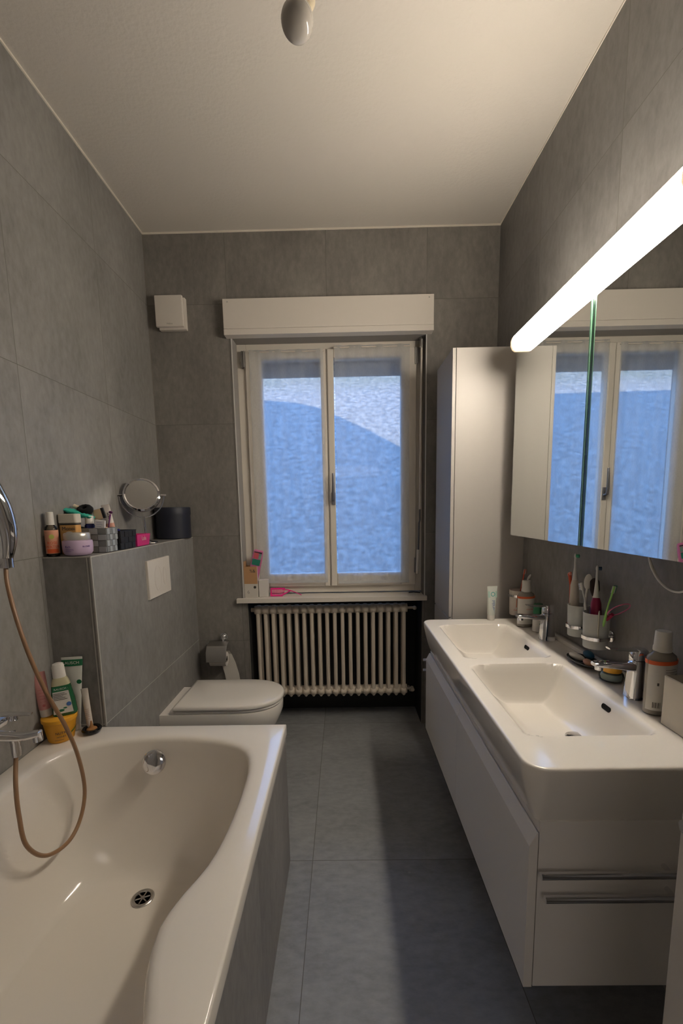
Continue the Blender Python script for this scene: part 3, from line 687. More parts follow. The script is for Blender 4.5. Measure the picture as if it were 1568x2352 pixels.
# ------------------------------------------------------------------ mirror cabinet + lamp
mc = thing('mirror_cabinet', 'wall mirror cabinet with two mirrored doors above the washbasin', 'mirror cabinet', (.89, 1.52, 1.325))
b = BM(); box(b, .827, XR, .893, 2.145, 1.328, 2.148); obj('carcass', b, pm('cabinet_aluminium', (.35, .35, .36), .4, .6), mc, smooth=0)
for y0, y1 in ((.89, 1.496), (1.530, 2.148)):
    b = BM(); box(b, .8215, .8265, y0, y1, 1.322, 2.150)
    d_ = obj('mirror_door', b, GEDGE, mc, smooth=0)
    b = BM(); box(b, .8203, .8215, y0, y1, 1.322, 2.150); obj('mirror_face', b, MIRR, d_, smooth=0)
b = BM(); box(b, .8235, .826, 1.4975, 1.5285, 1.323, 2.149); obj('door_gap', b, pm('gap_green', (.01, .035, .022), .15), mc, smooth=0)
b = BM(); box(b, .8215, .8236, 1.4975, 1.503, 1.322, 2.15); box(b, .8215, .8236, 1.523, 1.5285, 1.322, 2.15); obj('glass_edge', b, pm('pale_green_edge', (.16, .32, .22), .1, coat=.5), mc, smooth=0)
lp = thing('mirror_lamp', 'glowing white strip lamp along the top of the mirror cabinet', 'lamp', (.8, 1.6, 2.152))
LG = pm('lamp_glow', (.9, .88, .82), .4, emit=LAMPC, es=LAMP)
LE = pm('lamp_end_cap', (.9, .8, .62), .4, emit=(1, .72, .42), es=.9)
prof = [(.825, 2.152), (.787, 2.152), (.776, 2.160), (.769, 2.176), (.769, 2.196), (.775, 2.212), (.785, 2.221), (.825, 2.221)]
b = BM(); prism(b, prof, 1.088, 2.075, 'y'); obj('diffuser', b, LG, lp, smooth=40)
for y0, y1 in ((1.076, 1.088), (2.075, 2.09)):
    b = BM(); prism(b, prof, y0, y1, 'y'); obj('end_cap', b, LE, lp, smooth=40)
b = BM(); box(b, .8255, .85, 1.10, 2.075, 2.153, 2.215); box(b, .808, .85, 1.09, 2.09, 2.2215, 2.226); obj('mounting_rail', b, STEEL, lp, smooth=0)

# ------------------------------------------------------------------ ceiling bulb
bl = thing('ceiling_bulb', 'unlit reflector bulb hanging from the ceiling', 'light bulb', (-.095, 1.3, 2.715), rot=(rad(-26), rad(16), 0))
b = BM(); lathe(b, [(0, -.036), (.02, -.0345), (.033, -.028), (.040, -.016), (.0415, -.006), (.040, .002)], n=36, cap1=False); obj('frosted_front', b, pm('frosted_bulb', (.42, .39, .35), .22, noise=.05, coat=.5), bl, world=False)
b = BM(); lathe(b, [(.040, .002), (.0385, .012), (.032, .026), (.022, .04), (.016, .052), (.015, .06)], n=36, cap0=False); obj('reflector', b, pm('silvered_bulb', (.62, .6, .55), .3, .55), bl, world=False)
b = BM(); lathe(b, [(.0155, .055), (.018, .058), (.021, .062), (.021, .10), (.014, .115), (.008, .12)], n=24); obj('socket', b, pm('bakelite_cream', (.55, .47, .33), .5), bl, world=False)
b = BM(); tube(b, [(-.063, 1.353, 2.805), (-.055, 1.37, 2.86), (-.055, 1.37, 3.1)], .004, 8, sub=4); lathe(b, [(.03, 3.085), (.034, 3.1)], (-.055, 1.37, 0), 20)
tag(recenter(obj('lamp_cord', b, pm('cord_white', (.6, .55, .45), .6))), 'short cord and ceiling rose above the reflector bulb', 'cord')

# ------------------------------------------------------------------ small things
def P_(n, c, r=.4, **k): return pm(n, c, r, **k)
W_PL = P_('white_plastic', (.68, .65, .6), .35); LAB = P_('white_label', (.66, .63, .58), .5)
RED = P_('red_print', (.62, .08, .03), .45); GRN = P_('green_print', (.01, .13, .05), .45); TEALP = P_('teal_print', (.1, .42, .38), .4); BLU = P_('blue_print', (.05, .13, .35), .4)
INK = P_('dark_print', (.06, .055, .05), .6); ORG = P_('orange_band', (.75, .13, .04), .4)
def cyl_item(root, name, prof, mat, **k):
    b = BM(); lathe(b, prof, **{q: v for q, v in k.items() if q in ('sx', 'sy', 'n', 'c', 'cap0', 'cap1')}); return obj(name, b, mat, root, world=False, smooth=k.get('smooth', 40))
def lines(name, root, mat, R, rows, a0, a1, sx=1, sy=1, t=.0012, seed=1):
    rnd = random.Random(seed); b = BM()
    for z in rows:
        e = rnd.uniform(.6, 1); arc(b, R, z, z+t, a0, a0+(a1-a0)*e, 10, sx, sy)
    return obj(name, b, mat, root, world=False, smooth=0)
# --- cistern shelf -----------------------------------------------------------
SZ = KZ+.002
t = thing('toner_bottle', 'small orange printed bottle with a white cap at the left end of the shelf', 'bottle', (-1.132, 1.682, SZ), rot=(0, 0, rad(32)))
cyl_item(t, 'body', [(.020, 0), (.023, .003), (.023, .104), (.020, .114), (.013, .122), (.012, .128)], LIQ)
b = BM(); arc(b, .0233, .012, .102, -85, 85); lb = obj('label', b, P_('salmon_label', (.62, .3, .19), .5), t, world=False)
text('lettering', 'ROSE\nWATER', .015, RED, t, (0, 0, .045), bend=.0238)
b = BM(); arc(b, .0237, .014, .03, -50, 50); obj('label_band', b, P_('deep_orange', (.66, .11, .03), .5), t, world=False)
b = BM(); lathe(b, [(.009, 0), (.009, .001)], n=16); obj('leaf_badge', b, P_('lime_badge', (.42, .44, .1), .5), t, world=False, loc=(0, -.0236, .077), rot=(pi/2, 0, 0))
cyl_item(t, 'cap', [(.0135, .122), (.0135, .124), (.0125, .17), (.0105, .172)], W_PL)
t = thing('hair_mask_carton', 'orange carton with a cream lid behind the shelf bottle', 'carton', (-1.119, 1.783, SZ))
b = BM(); rbox(b, -.036, .036, -.019, .019, 0, .118, .008); obj('tub', b, P_('amber_tub', (.66, .36, .12), .45), t, world=False)
b = BM(); rbox(b, -.037, .037, -.020, .020, .118, .125, .008); obj('dark_rim', b, INK, t, world=False)
b = BM(); rbox(b, -.038, .038, -.021, .021, .125, .163, .009); obj('lid', b, P_('cream_lid', (.66, .6, .5), .4), t, world=False)
text('lettering', 'Monoi', .021, INK, t, (.004, -.0196, .103))
b = BM(); ell(b, (.006, -.0195, .085), (.016, .0005, .007)); obj('flower_print', b, LAB, t, world=False)
t = thing('cream_jar', 'lilac cream jar with a silver lid on the shelf', 'jar', (-1.052, 1.712, SZ), rot=(0, 0, rad(30)))
cyl_item(t, 'body', [(.038, 0), (.045, .003), (.052, .014), (.0535, .03), (.0535, .05), (.052, .058), (.045, .061)], P_('lilac_plastic', (.5, .38, .52), .3), n=40)
cyl_item(t, 'lid', [(.0455, .061), (.0465, .063), (.0465, .084), (.043, .089), (0, .09)], P_('silver_lid', (.55, .53, .49), .3, metal=.6), n=40)
for a_, s_, sz in ((-38, 'Rich', .013), (34, 'BLOND', .009)):
    text('lettering', s_, sz, P_('purple_print', (.16, .1, .3), .5), t, (0, 0, .036), rot=(0, 0, rad(a_)), bend=.0542)
lines('small_print', t, MC['purple_print'], .0537, [.018, .022, .026], -50, -12)
def basket(name, lab, cat, x0, x1, y0, y1, h, mats, nx, nz, ny=None):
    t = thing(name, lab, cat, ((x0+x1)/2, (y0+y1)/2, SZ)); hx_, hy_ = (x1-x0)/2, (y1-y0)/2
    b = BM(); tp = .9
    def ring(f, z, e=0): return [(sxv*(hx_*f-e), syv*(hy_*f-e), z) for sxv, syv in ((-1, -1), (1, -1), (1, 1), (-1, 1))]
    rings(b, [ring(tp, 0), ring(1, h), ring(1, h, .003), ring(tp, .003, .003)]); obj('tray', b, mats[0], t, world=False, smooth=0)
    bb = [BM() for _ in mats]
    ny = ny or nx
    for side in range(4):
        m_ = nx if side % 2 == 0 else ny
        for j in range(nz):
            for i in range(m_):
                f0 = tp+(1-tp)*(j+.5)/nz; u = -1+2*(i+.5)/m_; z = h*(j+.5)/nz; k_ = (i+j) % len(mats)
                du = 1/m_*.94; out = .0018 if (i+j) % 2 else .0008
                if side == 0: box(bb[k_], (u-du)*hx_*f0, (u+du)*hx_*f0, -hy_*f0-out-.001, -hy_*f0+.002, z-h/nz*.47, z+h/nz*.47)
                if side == 2: box(bb[k_], (u-du)*hx_*f0, (u+du)*hx_*f0, hy_*f0-.002, hy_*f0+out+.001, z-h/nz*.47, z+h/nz*.47)
                if side == 1: box(bb[k_], hx_*f0-.002, hx_*f0+out+.001, (u-du)*hy_*f0, (u+du)*hy_*f0, z-h/nz*.47, z+h/nz*.47)
                if side == 3: box(bb[k_], -hx_*f0-out-.001, -hx_*f0+.002, (u-du)*hy_*f0, (u+du)*hy_*f0, z-h/nz*.47, z+h/nz*.47)
    for k_, q in enumerate(bb): obj('woven_straps', q, mats[k_], t, world=False, smooth=0, bevel=.0008)
    b = BM(); rings(b, [ring(1.02, h-.003), ring(1.02, h+.002), ring(1.02, h+.002, .004), ring(1.02, h-.003, .004)]); obj('rim', b, mats[0], t, world=False, smooth=0)
    return t
basket('woven_basket', 'grey woven strap basket full of cosmetics on the shelf', 'basket', -1.135, -.985, 1.808, 1.897, .10, [P_('grey_strap', (.19, .2, .2), .6), P_('light_grey_strap', (.33, .35, .37), .6)], 4, 4, 4)
basket('woven_basket', 'small black woven basket on the shelf', 'basket', -1.11, -.985, 1.915, 2.065, .082, [P_('black_strap', (.012, .012, .013), .6)], 3, 3, 4)
t = thing('pouch', 'teal green pouch lying across the grey basket', 'pouch', (-1.122, 1.835, SZ+.135), rot=(0, rad(18), rad(4)))
b = BM(); R = []
for q in range(13):
    x = -.06+.12*q/12; th = .012*sin(pi*q/12)**.5+.001; R.append([(x, .022*cos(a*pi/10), .03+th*sin(a*pi/10)+.003*sin(q*2.1+a)) for a in range(20)])
rings(b, R); obj('fabric', b, P_('teal_fabric', (.04, .42, .32), .7), t, world=False, smooth=70)
t = thing('scrunchie', 'black fuzzy hair scrunchie on top of the grey basket', 'scrunchie', (-1.088, 1.865, SZ+.155))
b = BM(); R = []
for q in range(24):
    a = 2*pi*q/24; R.append([((.019+(.014+.002*sin(q*3.3))*cos(c*pi/6))*cos(a), .8*(.019+(.014+.002*sin(q*3.3))*cos(c*pi/6))*sin(a), .03+.016*sin(c*pi/6)) for c in range(12)])
R.append(R[0]); rings(b, R, False, False); bmesh.ops.remove_doubles(b, verts=b.verts, dist=1e-5); obj('fabric', b, P_('black_fabric', (.008, .008, .009), .95, bump=1, nscale=300), t, world=False, smooth=80, rot=(rad(40), 0, 0))
def flattube(root, h, w_, r, mat, capmat, cap_h=.02, up=True):
    # squeezed tube: round at the cap end (z=cap_h), flat crimp at z=h
    b = BM(); R = []
    for q in range(9):
        f = q/8; z = cap_h+(h-cap_h)*f; hw = r+(w_/2-r)*f; hd = r*(1-f)**.7*1.0+.0012
        R.append([(hw*cos(2*pi*i/24), hd*sin(2*pi*i/24), z) for i in range(24)])
    hw = w_/2; R.append([(hw*cos(2*pi*i/24), .0012*sin(2*pi*i/24), h+.008) for i in range(24)])
    rings(b, R); o = obj('tube_body', b, mat, root, world=False, smooth=50)
    b = BM(); lathe(b, [(r*.93, 0), (r*.97, .001), (r*.97, cap_h-.001), (r*.9, cap_h)], n=28); obj('cap', b, capmat, root, world=False)
    return o
t = thing('foundation_tube', 'beige tube lying across the grey basket', 'tube', (-1.145, 1.86, SZ+.197), rot=(0, rad(118), rad(14)))
flattube(t, .07, .022, .009, P_('beige_plastic', (.62, .47, .31), .4), P_('beige_cap', (.6, .5, .38), .4), .014)
t = thing('nail_polish_bottle', 'navy bottle with a white cap in the grey basket', 'bottle', (-1.07, 1.838, SZ+.062))
cyl_item(t, 'body', [(.018, 0), (.02, .003), (.02, .05), (.014, .058)], P_('navy_plastic', (.012, .015, .09), .25)); cyl_item(t, 'cap', [(.0165, .058), (.0165, .089), (.015, .091)], W_PL)
t = thing('medicine_box', 'small white printed box standing in the grey basket', 'box', (-1.03, 1.83, SZ+.04), rot=(rad(4), rad(8), rad(12)))
b = BM(); box(b, -.018, .018, -.009, .009, 0, .095); obj('carton', b, P_('white_card', (.62, .6, .6), .6), t, world=False, smooth=0, bevel=.0006)
b = BM(); [box(b, -.013, .011-.004*(q % 2), -.0096, -.0088, .06+q*.008, .0625+q*.008) for q in range(4)]; obj('print', b, P_('grey_blue_print', (.3, .32, .42), .6), t, world=False, smooth=0)
t = thing('powder_compact', 'beige square compact wedged upright in the grey basket', 'compact', (-1.045, 1.875, SZ+.135), rot=(0, rad(-14), rad(5)))
b = BM(); rbox(b, -.017, .017, -.005, .005, 0, .045, .003); obj('case', b, P_('peach_plastic', (.66, .48, .3), .4), t, world=False)
b = BM(); box(b, .0172, .028, -.005, .005, .002, .046); obj('dark_edge', b, BLACK, t, world=False, smooth=0)
t = thing('comb', 'purple comb handle sticking out of the grey basket', 'comb', (-1.01, 1.86, SZ+.06), rot=(0, rad(10), 0))
b = BM(); tube(b, [(0, 0, 0), (0, 0, .06), (.002, 0, .10)], [.003, .004, .006], 10, flat=.5); ell(b, (.003, 0, .108), (.009, .003, .006)); obj('handle', b, P_('plum_plastic', (.14, .03, .12), .4), t, world=False)
t = thing('sunglasses_case', 'dark glossy case lying in the grey basket under the teal pouch', 'case', (-1.098, 1.835, SZ+.082))
b = BM(); ell(b, (0, 0, .012), (.036, .02, .014), rot=Euler((0, rad(12), 0)).to_matrix()); obj('shell', b, P_('dark_gloss', (.015, .017, .014), .25), t, world=False, smooth=70)
for i_, (x_, z_, r_, c_) in enumerate(((-1.045, .094, .0085, (.66, .6, .5)), (-1.002, .098, .007, (.62, .45, .33)), (-.997, .085, .007, (.66, .62, .55)))):
    b = BM(); ell(b, (x_, 1.828+.01*i_, SZ+z_), (r_*1.5, r_, r_)); tag(recenter(obj('cotton_pad', b, P_('pad_%d' % i_, c_, .9))), ('white cotton ball at the front rim of the grey basket', 'peach cotton ball at the right rim of the grey basket', 'cream cotton ball low in the right corner of the grey basket')[i_], 'cotton ball')
t = thing('face_cream_tube', 'tall white tube with a peach band in the black basket', 'tube', (-1.04, 1.975, SZ+.01), rot=(0, rad(-9), rad(10)))
o = flattube(t, .185, .036, .018, P_('pearl_white', (.66, .6, .56), .4), W_PL, .02)
b = BM(); R = []
for z in (.088, .108):
    f = (z-.02)/.165; hw = .018+(.018-.018)*f+.0004; hd = .018*(1-f)**.7+.0018; R.append([(hw*cos(2*pi*i/24), hd*sin(2*pi*i/24), z) for i in range(24)])
rings(b, R, False, False); obj('band', b, P_('peach_band', (.6, .3, .22), .5), t, world=False)
b = BM(); [box(b, .003, .009, -.0125, -.0115, .13+q*.007, .134+q*.007) for q in range(4)]; obj('print', b, INK, t, world=False, smooth=0)
t = thing('hair_clip', 'dark blue shiny hair clip at the top of the black basket', 'hair clip', (-1.03, 1.94, SZ+.075))
b = BM(); ell(b, (0, 0, .012), (.02, .012, .011)); ell(b, (.024, .004, .010), (.008, .01, .008)); obj('shell', b, P_('blue_gloss', (.02, .02, .14), .15), t, world=False)
t = thing('gift_box', 'small pink box with white script on the shelf', 'box', (-1.03, 2.15, SZ), rot=(0, 0, rad(2)))
b = BM(); rings(b, [[(x*f, y*f, z) for x, y in ((-.042, -.078), (.042, -.078), (.042, .078), (-.042, .078))] for z, f in ((0, .86), (.056, 1), (.0561, .96), (.006, .84))]); obj('carton', b, P_('hot_pink', (.62, .03, .2), .45), t, world=False, smooth=0)
text('lettering', 'Lola', .03, P_('pink_script', (.75, .5, .5), .5), t, (.0415, 0, .036), rot=(pi/2, 0, pi/2))
text('lettering', 'Lola', .03, P_('pink_script', (.75, .5, .5), .5), t, (0, -.0755, .036), rot=(pi/2, 0, 0))
# mirror
t = thing('makeup_mirror', 'round chrome make-up mirror on a stand on the shelf', 'mirror', (-1.05, 2.31, SZ))
cyl_item(t, 'base', [(.055, 0), (.058, .002), (.056, .006), (.03, .011), (.012, .018), (.008, .03)], CHR, n=40)
b = BM(); tube(b, [(0, 0, .025), (-.003, 0, .09), (-.006, 0, .138)], .0065, 14); obj('stem', b, CHR, t, world=False)
TH = rad(22)
def yaw(p, a=TH): return (p[0]*cos(a)-p[1]*sin(a)-.006, p[0]*sin(a)+p[1]*cos(a), p[2])
b = BM(); tube(b, [yaw((.108*cos(rad(a)), 0, .252+.115*sin(rad(a)))) for a in range(-180, 1, 10)], .0035, 10)
for s_ in (-1, 1): tube(b, [yaw((s_*.092, 0, .252)), yaw((s_*.12, 0, .252))], .006, 10)
obj('yoke', b, CHR, t, world=False)
fr_ = Euler((rad(90-17), 0, TH)).to_matrix().to_4x4()
b = BM(); lathe(b, [(.076, .014), (.082, .016), (.09, .012), (.0935, 0), (.09, -.012), (.082, -.016), (.076, -.014)], n=48, cap0=False, cap1=False); b.transform(Matrix.Translation((-.006, 0, .252)) @ fr_); obj('bezel', b, CHR, t, world=False)
for zz, nm in ((.0142, 'mirror_face'), (-.0142, 'mirror_back')):
    b = BM(); lathe(b, [(.0765, 0), (.0765, .0006)], n=48); b.transform(Matrix.Translation((-.006, 0, .252)) @ fr_ @ Matrix.Translation((0, 0, zz))); obj(nm, b, P_('soft_mirror', (.75, .76, .76), .09, metal=1), t, world=False)
b = BM(); lathe(b, [(.078, -.013), (.078, .013)], n=48, cap0=False, cap1=False); b.transform(Matrix.Translation((-.006, 0, .252)) @ fr_); obj('drum', b, STEEL, t, world=False)
t = thing('storage_box', 'round matt black lidded box at the far end of the shelf', 'box', (-1.05, 2.70, SZ))
BB = P_('black_card', (.016, .018, .03), .5)
cyl_item(t, 'box_body', [(.098, 0), (.101, .003), (.102, .145)], BB, n=48); cyl_item(t, 'lid', [(.1045, .143), (.1045, .185), (.102, .189), (0, .19)], BB, n=48, cap0=True)
t = thing('hair_band', 'small white hair tie beside the pink box', 'hair tie', (-.995, 2.255, SZ))
b = BM(); R = [[((.011+.004*cos(c*pi/4))*cos(2*pi*q/20), (.011+.004*cos(c*pi/4))*sin(2*pi*q/20), .004+.004*sin(c*pi/4)) for c in range(8)] for q in range(21)]
rings(b, R, False, False); bmesh.ops.remove_doubles(b, verts=b.verts, dist=1e-5); obj('band', b, W_PL, t, world=False)

# --- bath corner -------------------------------------------------------------
RZ = BZ+.001
t = thing('hair_mask_tub', 'yellow plastic tub of hair mask on the bath corner', 'tub', (-1.096, 1.562, RZ), rot=(0, 0, rad(35)))
cyl_item(t, 'body', [(.041, 0), (.044, .003), (.056, .078), (.057, .08)], P_('yellow_tub', (.72, .34, .02), .35), n=40)
cyl_item(t, 'lid', [(.058, .079), (.060, .081), (.060, .094), (.057, .096)], P_('yellow_lid', (.74, .36, .03), .35), n=40)
text('lettering', 'NUTRI', .013, INK, t, (0, -.0, .042), bend=.0525)
text('lettering', 'HONEY', .009, INK, t, (0, 0, .027), bend=.0505)
lines('small_print', t, INK, .0475, [.014], -28, 28)
b = BM(); R = []
for q in range(9):
    a = rad(38+5*q); R.append([(R_ * sin(a), -R_*cos(a), .03+.012*(q/8)+dz) for R_, dz in ((.0515, 0), (.0525, .008), (.0527, .008), (.0517, 0))])
rings(b, R); obj('leaf_print', b, P_('olive_print', (.12, .14, .03), .5), t, world=False)
t = thing('shampoo_bottle', 'green and white shampoo bottle standing on the yellow tub', 'bottle', (-1.074, 1.568, RZ+.097), rot=(0, rad(-3), rad(24)))
GB = P_('dark_green_bottle', (.015, .09, .035), .2)
def sq(hw, hd, z, p=3.2, n=36): return [(math.copysign(abs(cos(2*pi*i/n))**(2/p), cos(2*pi*i/n))*hw, math.copysign(abs(sin(2*pi*i/n))**(2/p), sin(2*pi*i/n))*hd, z) for i in range(n)]
b = BM(); rings(b, [sq(.038, .020, 0), sq(.041, .022, .004), sq(.039, .021, .06), sq(.031, .018, .118)]); obj('body', b, GB, t, world=False)
b = BM(); rings(b, [sq(.031, .018, .118), sq(.027, .017, .135), sq(.021, .016, .148)]); obj('shoulder', b, P_('pale_amber', (.5, .46, .3), .2), t, world=False)
b = BM(); rings(b, [sq(.0215, .0165, .148, 2.4), sq(.0205, .016, .19, 2.4), sq(.017, .014, .2, 2.4), sq(.01, .009, .203, 2.4)]); obj('cap', b, W_PL, t, world=False)
def slab(x0, x1, z0, z1, xt0, xt1, y): 
    bb = BM(); rings(bb, [[(x0, y(z0), z0), (x1, y(z0), z0), (xt1, y(z1), z1), (xt0, y(z1), z1)], [(x0, y(z0)-.0008, z0), (x1, y(z0)-.0008, z0), (xt1, y(z1)-.0008, z1), (xt0, y(z1)-.0008, z1)]]); return bb
yf = lambda z: -.0222+.0035*max(0, (z-.03))/.09
obj('label', slab(-.034, .031, .012, .108, -.026, .024, yf), LAB, t, world=False, smooth=0)
yf2 = lambda z: yf(z)-.001
obj('label_header', slab(-.027, .025, .098, .117, -.025, .023, yf2), GRN, t, world=False, smooth=0)
text('lettering', 'RAUSCH', .0105, LAB, t, (-.001, -.0212, .107), rot=(rad(88), 0, 0))
b = BM(); [box(b, -.026, .018-.006*(q % 3), -.0228, -.0212, .066+.006*q, .0672+.006*q) for q in range(5)]; obj('small_print', b, INK, t, world=False, smooth=0)
b = BM(); lathe(b, [(.008, 0), (.008, .001)], n=20); obj('round_badge', b, BLU, t, world=False, loc=(.02, -.0225, .045), rot=(pi/2, 0, 0))
for (x_, z_, s_) in ((-.008, .024, 1), (.006, .032, .6)):
    b = BM(); ell(b, (x_, -.0232, z_), (.011*s_, .0006, .005*s_), rot=None); obj('leaf_print', b, GRN, t, world=False)
t = thing('face_wash_tube', 'pink cosmetic tube standing on its white cap against the left wall', 'tube', (-1.138, 1.556, RZ+.097), rot=(0, rad(-5), rad(22)))
flattube(t, .165, .046, .021, P_('pink_tube', (.56, .26, .24), .4), W_PL, .03)
b = BM(); [box(b, -.008, .010, -.0185+.0001*q, -.017, .06+.012*q, .0608+.012*q) for q in range(5)]; obj('small_print', b, P_('rose_print', (.45, .12, .12), .5), t, world=False, smooth=0)
b = BM(); lathe(b, [(.005, 0), (.005, .001)], n=14); obj('emblem', b, P_('rose_print', (.45, .12, .12), .5), t, world=False, loc=(.003, -.0205, .047), rot=(pi/2, 0, 0))
t = thing('conditioner_tube', 'tall white tube with a green header behind the shampoo bottle', 'tube', (-1.078, 1.634, RZ), rot=(0, rad(1), rad(12)))
flattube(t, .29, .076, .0135, P_('white_tube', (.62, .62, .57), .4), W_PL, .025)
b = BM(); R = []
for z in (.262, .288):
    f = (z-.025)/.265; hw = .018+(.038-.018)*f+.0006; hd = .018*(max(0, 1-f))**.7+.002; R.append([(hw*cos(2*pi*i/24), hd*sin(2*pi*i/24), z) for i in range(24)])
rings(b, R, False, False); obj('green_header', b, GRN, t, world=False)
text('lettering', 'RAUSCH', .016, LAB, t, (-.004, -.0052, .275)); b = BM(); lathe(b, [(.009, 0), (.009, .001)], n=18); obj('round_badge', b, GRN, t, world=False, loc=(.024, -.0125, .2), rot=(pi/2, 0, 0))
t = thing('lotion_tube', 'slim pale tube standing right of the shampoo bottle', 'tube', (-1.020, 1.625, RZ), rot=(0, rad(-3), rad(14)))
flattube(t, .165, .026, .011, P_('ivory_tube', (.62, .56, .5), .45), W_PL, .02)
b = BM(); [box(b, -.008, .008, -.011, -.0098, .05+.008*q, .0512+.008*q) for q in range(6)]; obj('small_print', b, P_('tan_print', (.45, .33, .28), .6), t, world=False, smooth=0)
t = thing('incense_dish', 'round black dish with an amber cone on the bath corner', 'dish', (-1.003, 1.605, RZ))
cyl_item(t, 'dish', [(.024, 0), (.033, .006), (.036, .014), (.033, .019), (.025, .018), (.022, .008)], P_('black_gloss', (.008, .008, .009), .12), n=36)
cyl_item(t, 'cone', [(.020, .009), (.018, .017), (.008, .022), (.005, .032), (.0025, .046), (.0005, .048)], P_('amber_wax', (.35, .17, .06), .4), n=20)

# --- window sill -------------------------------------------------------------
WZ = .893
t = thing('kraft_box', 'tall open carton with a brown and white front at the left of the sill', 'box', (-.612, 2.852, WZ), rot=(0, 0, rad(-4)))
b = BM(); box(b, -.044, .044, -.03, .03, 0, .09); obj('white_lower_half', b, P_('card_white', (.62, .58, .52), .6), t, world=False, smooth=0)
b = BM(); rings(b, [[(x*f, y*f, z) for x, y in ((-.044, -.03), (.044, -.03), (.044, .03), (-.044, .03))] for z, f in ((.0901, 1), (.206, 1), (.206, .94), (.12, .94))]); box(b, -.044, -.042, -.03, .03, .206, .238); obj('kraft_upper_half', b, P_('kraft', (.48, .27, .13), .7), t, world=False, smooth=0)
b = BM(); box(b, .0442, .0448, -.03, .03, .09, .206); obj('side_flap', b, P_('pale_pink_card', (.6, .48, .46), .6), t, world=False, smooth=0)
text('lettering', '%&', .03, INK, t, (.014, -.0305, .175)); text('lettering', '6', .035, P_('grey_print', (.3, .28, .25), .6), t, (-.018, -.0305, .035))
b = BM(); lathe(b, [(.009, 0), (.009, .001), (.004, .0011), (.004, 0)], n=18); obj('ring_print', b, INK, t, world=False, loc=(.026, -.0301, .068), rot=(pi/2, 0, 0))
t = thing('sachet', 'pink and green printed packet stuck in the kraft carton', 'packet', (-.60, 2.84, WZ+.13), rot=(rad(2), rad(14), rad(6)))
b = BM(); rings(b, [[(x, y, z) for x, y in ((-.034*f, -.005*g), (.034*f, -.005*g), (.034*f, .005*g), (-.034*f, .005*g))] for z, f, g in ((0, 1, .4), (.04, 1, 1.6), (.12, 1, 1.6), (.18, .9, 1), (.188, .75, .3))]); obj('bag', b, P_('pink_foil', (.55, .16, .32), .3), t, world=False, smooth=0)
b = BM(); box(b, -.029, .024, -.0095, -.0082, .085, .125); obj('green_panel', b, P_('green_panel', (.02, .2, .14), .4), t, world=False, smooth=0)
b = BM(); box(b, -.024, .004, -.0095, -.0082, .13, .168); obj('red_panel', b, P_('coral_panel', (.55, .1, .12), .4), t, world=False, smooth=0)
b = BM(); box(b, .008, .024, -.0095, -.0082, .13, .165); obj('sage_panel', b, P_('sage_panel', (.2, .33, .28), .4), t, world=False, smooth=0)
b = BM(); box(b, -.026, .024, -.0092, -.0083, .168, .174); obj('dark_edge', b, BLACK, t, world=False, smooth=0)
t = thing('small_carton', 'plain white carton beside the kraft carton on the sill', 'box', (-.535, 2.86, WZ), rot=(0, 0, rad(4)))
b = BM(); box(b, -.031, .031, -.028, .028, 0, .112); obj('carton', b, P_('plain_card', (.64, .6, .56), .6), t, world=False, smooth=0, bevel=.001)
t = thing('hair_comb', 'bright pink wide comb leaning on the window sill', 'comb', (-.39, 2.845, WZ), rot=(rad(-14), 0, 0))
PK = P_('neon_pink', (.85, .02, .25), .35)
b = BM(); box(b, -.102, -.098+.004, -.003, .003, 0, .055); box(b, -.102, -.02, -.003, .003, 0, .009); box(b, -.102, -.005, -.003, .003, .045, .056)
for i in range(15): box(b, -.096+.006*i, -.0935+.006*i, -.002, .002, .006, .048)
obj('comb_head', b, PK, t, world=False, smooth=0, bevel=.0008)
b = BM(); tube(b, [(-.02, 0, .045), (.02, 0, .04), (.06, 0, .026), (.105, 0, .006)], [.008, .007, .006, .006], 10, sub=4, flat=.5); tube(b, [(-.03, 0, .006), (.0, 0, .02), (.03, 0, .036)], .004, 8); obj('handle', b, PK, t, world=False)

# --- washbasin ---------------------------------------------------------------
def basin_tap(y, lab):
    t = thing('basin_tap', lab, 'tap', (.885, y, VZ+.0005))
    b = BM(); rings(b, [sq(.031, .031, 0, 3.5), sq(.030, .030, .004, 3.5), sq(.024, .026, .08, 3.5), sq(.021, .024, .118, 3.5)]); obj('body', b, CHR, t, world=False, smooth=45)
    b = BM(); R = []
    for x, z, hw, hh in ((.012, .095, .021, .016), (-.03, .099, .020, .014), (-.08, .103, .019, .010), (-.125, .106, .018, .0085), (-.135, .105, .015, .006)):
        R.append([(x, hw*math.copysign(abs(cos(a*pi/10))**.6, cos(a*pi/10)), z+hh*math.copysign(abs(sin(a*pi/10))**.6, sin(a*pi/10))) for a in range(20)])
    rings(b, R); lathe(b, [(.012, .088), (.012, .098)], (-.118, 0, 0), 18); obj('spout', b, CHR, t, world=False, smooth=45)
    b = BM(); rings(b, [sq(.023, .024, .120, 3), sq(.022, .023, .145, 3), sq(.016, .018, .152, 3)])
    R = []
    for x, z, hw, hh in ((.012, .147, .019, .006), (-.03, .148, .018, .0045), (-.075, .151, .015, .0035), (-.095, .155, .012, .003)):
        R.append([(x, hw*cos(a*pi/8), z+hh*sin(a*pi/8)) for a in range(16)])
    rings(b, R); obj('lever', b, CHR, t, world=False, smooth=45)
    return t
basin_tap(1.862, 'chrome mixer tap at the far bowl'); basin_tap(1.273, 'chrome mixer tap at the near bowl')
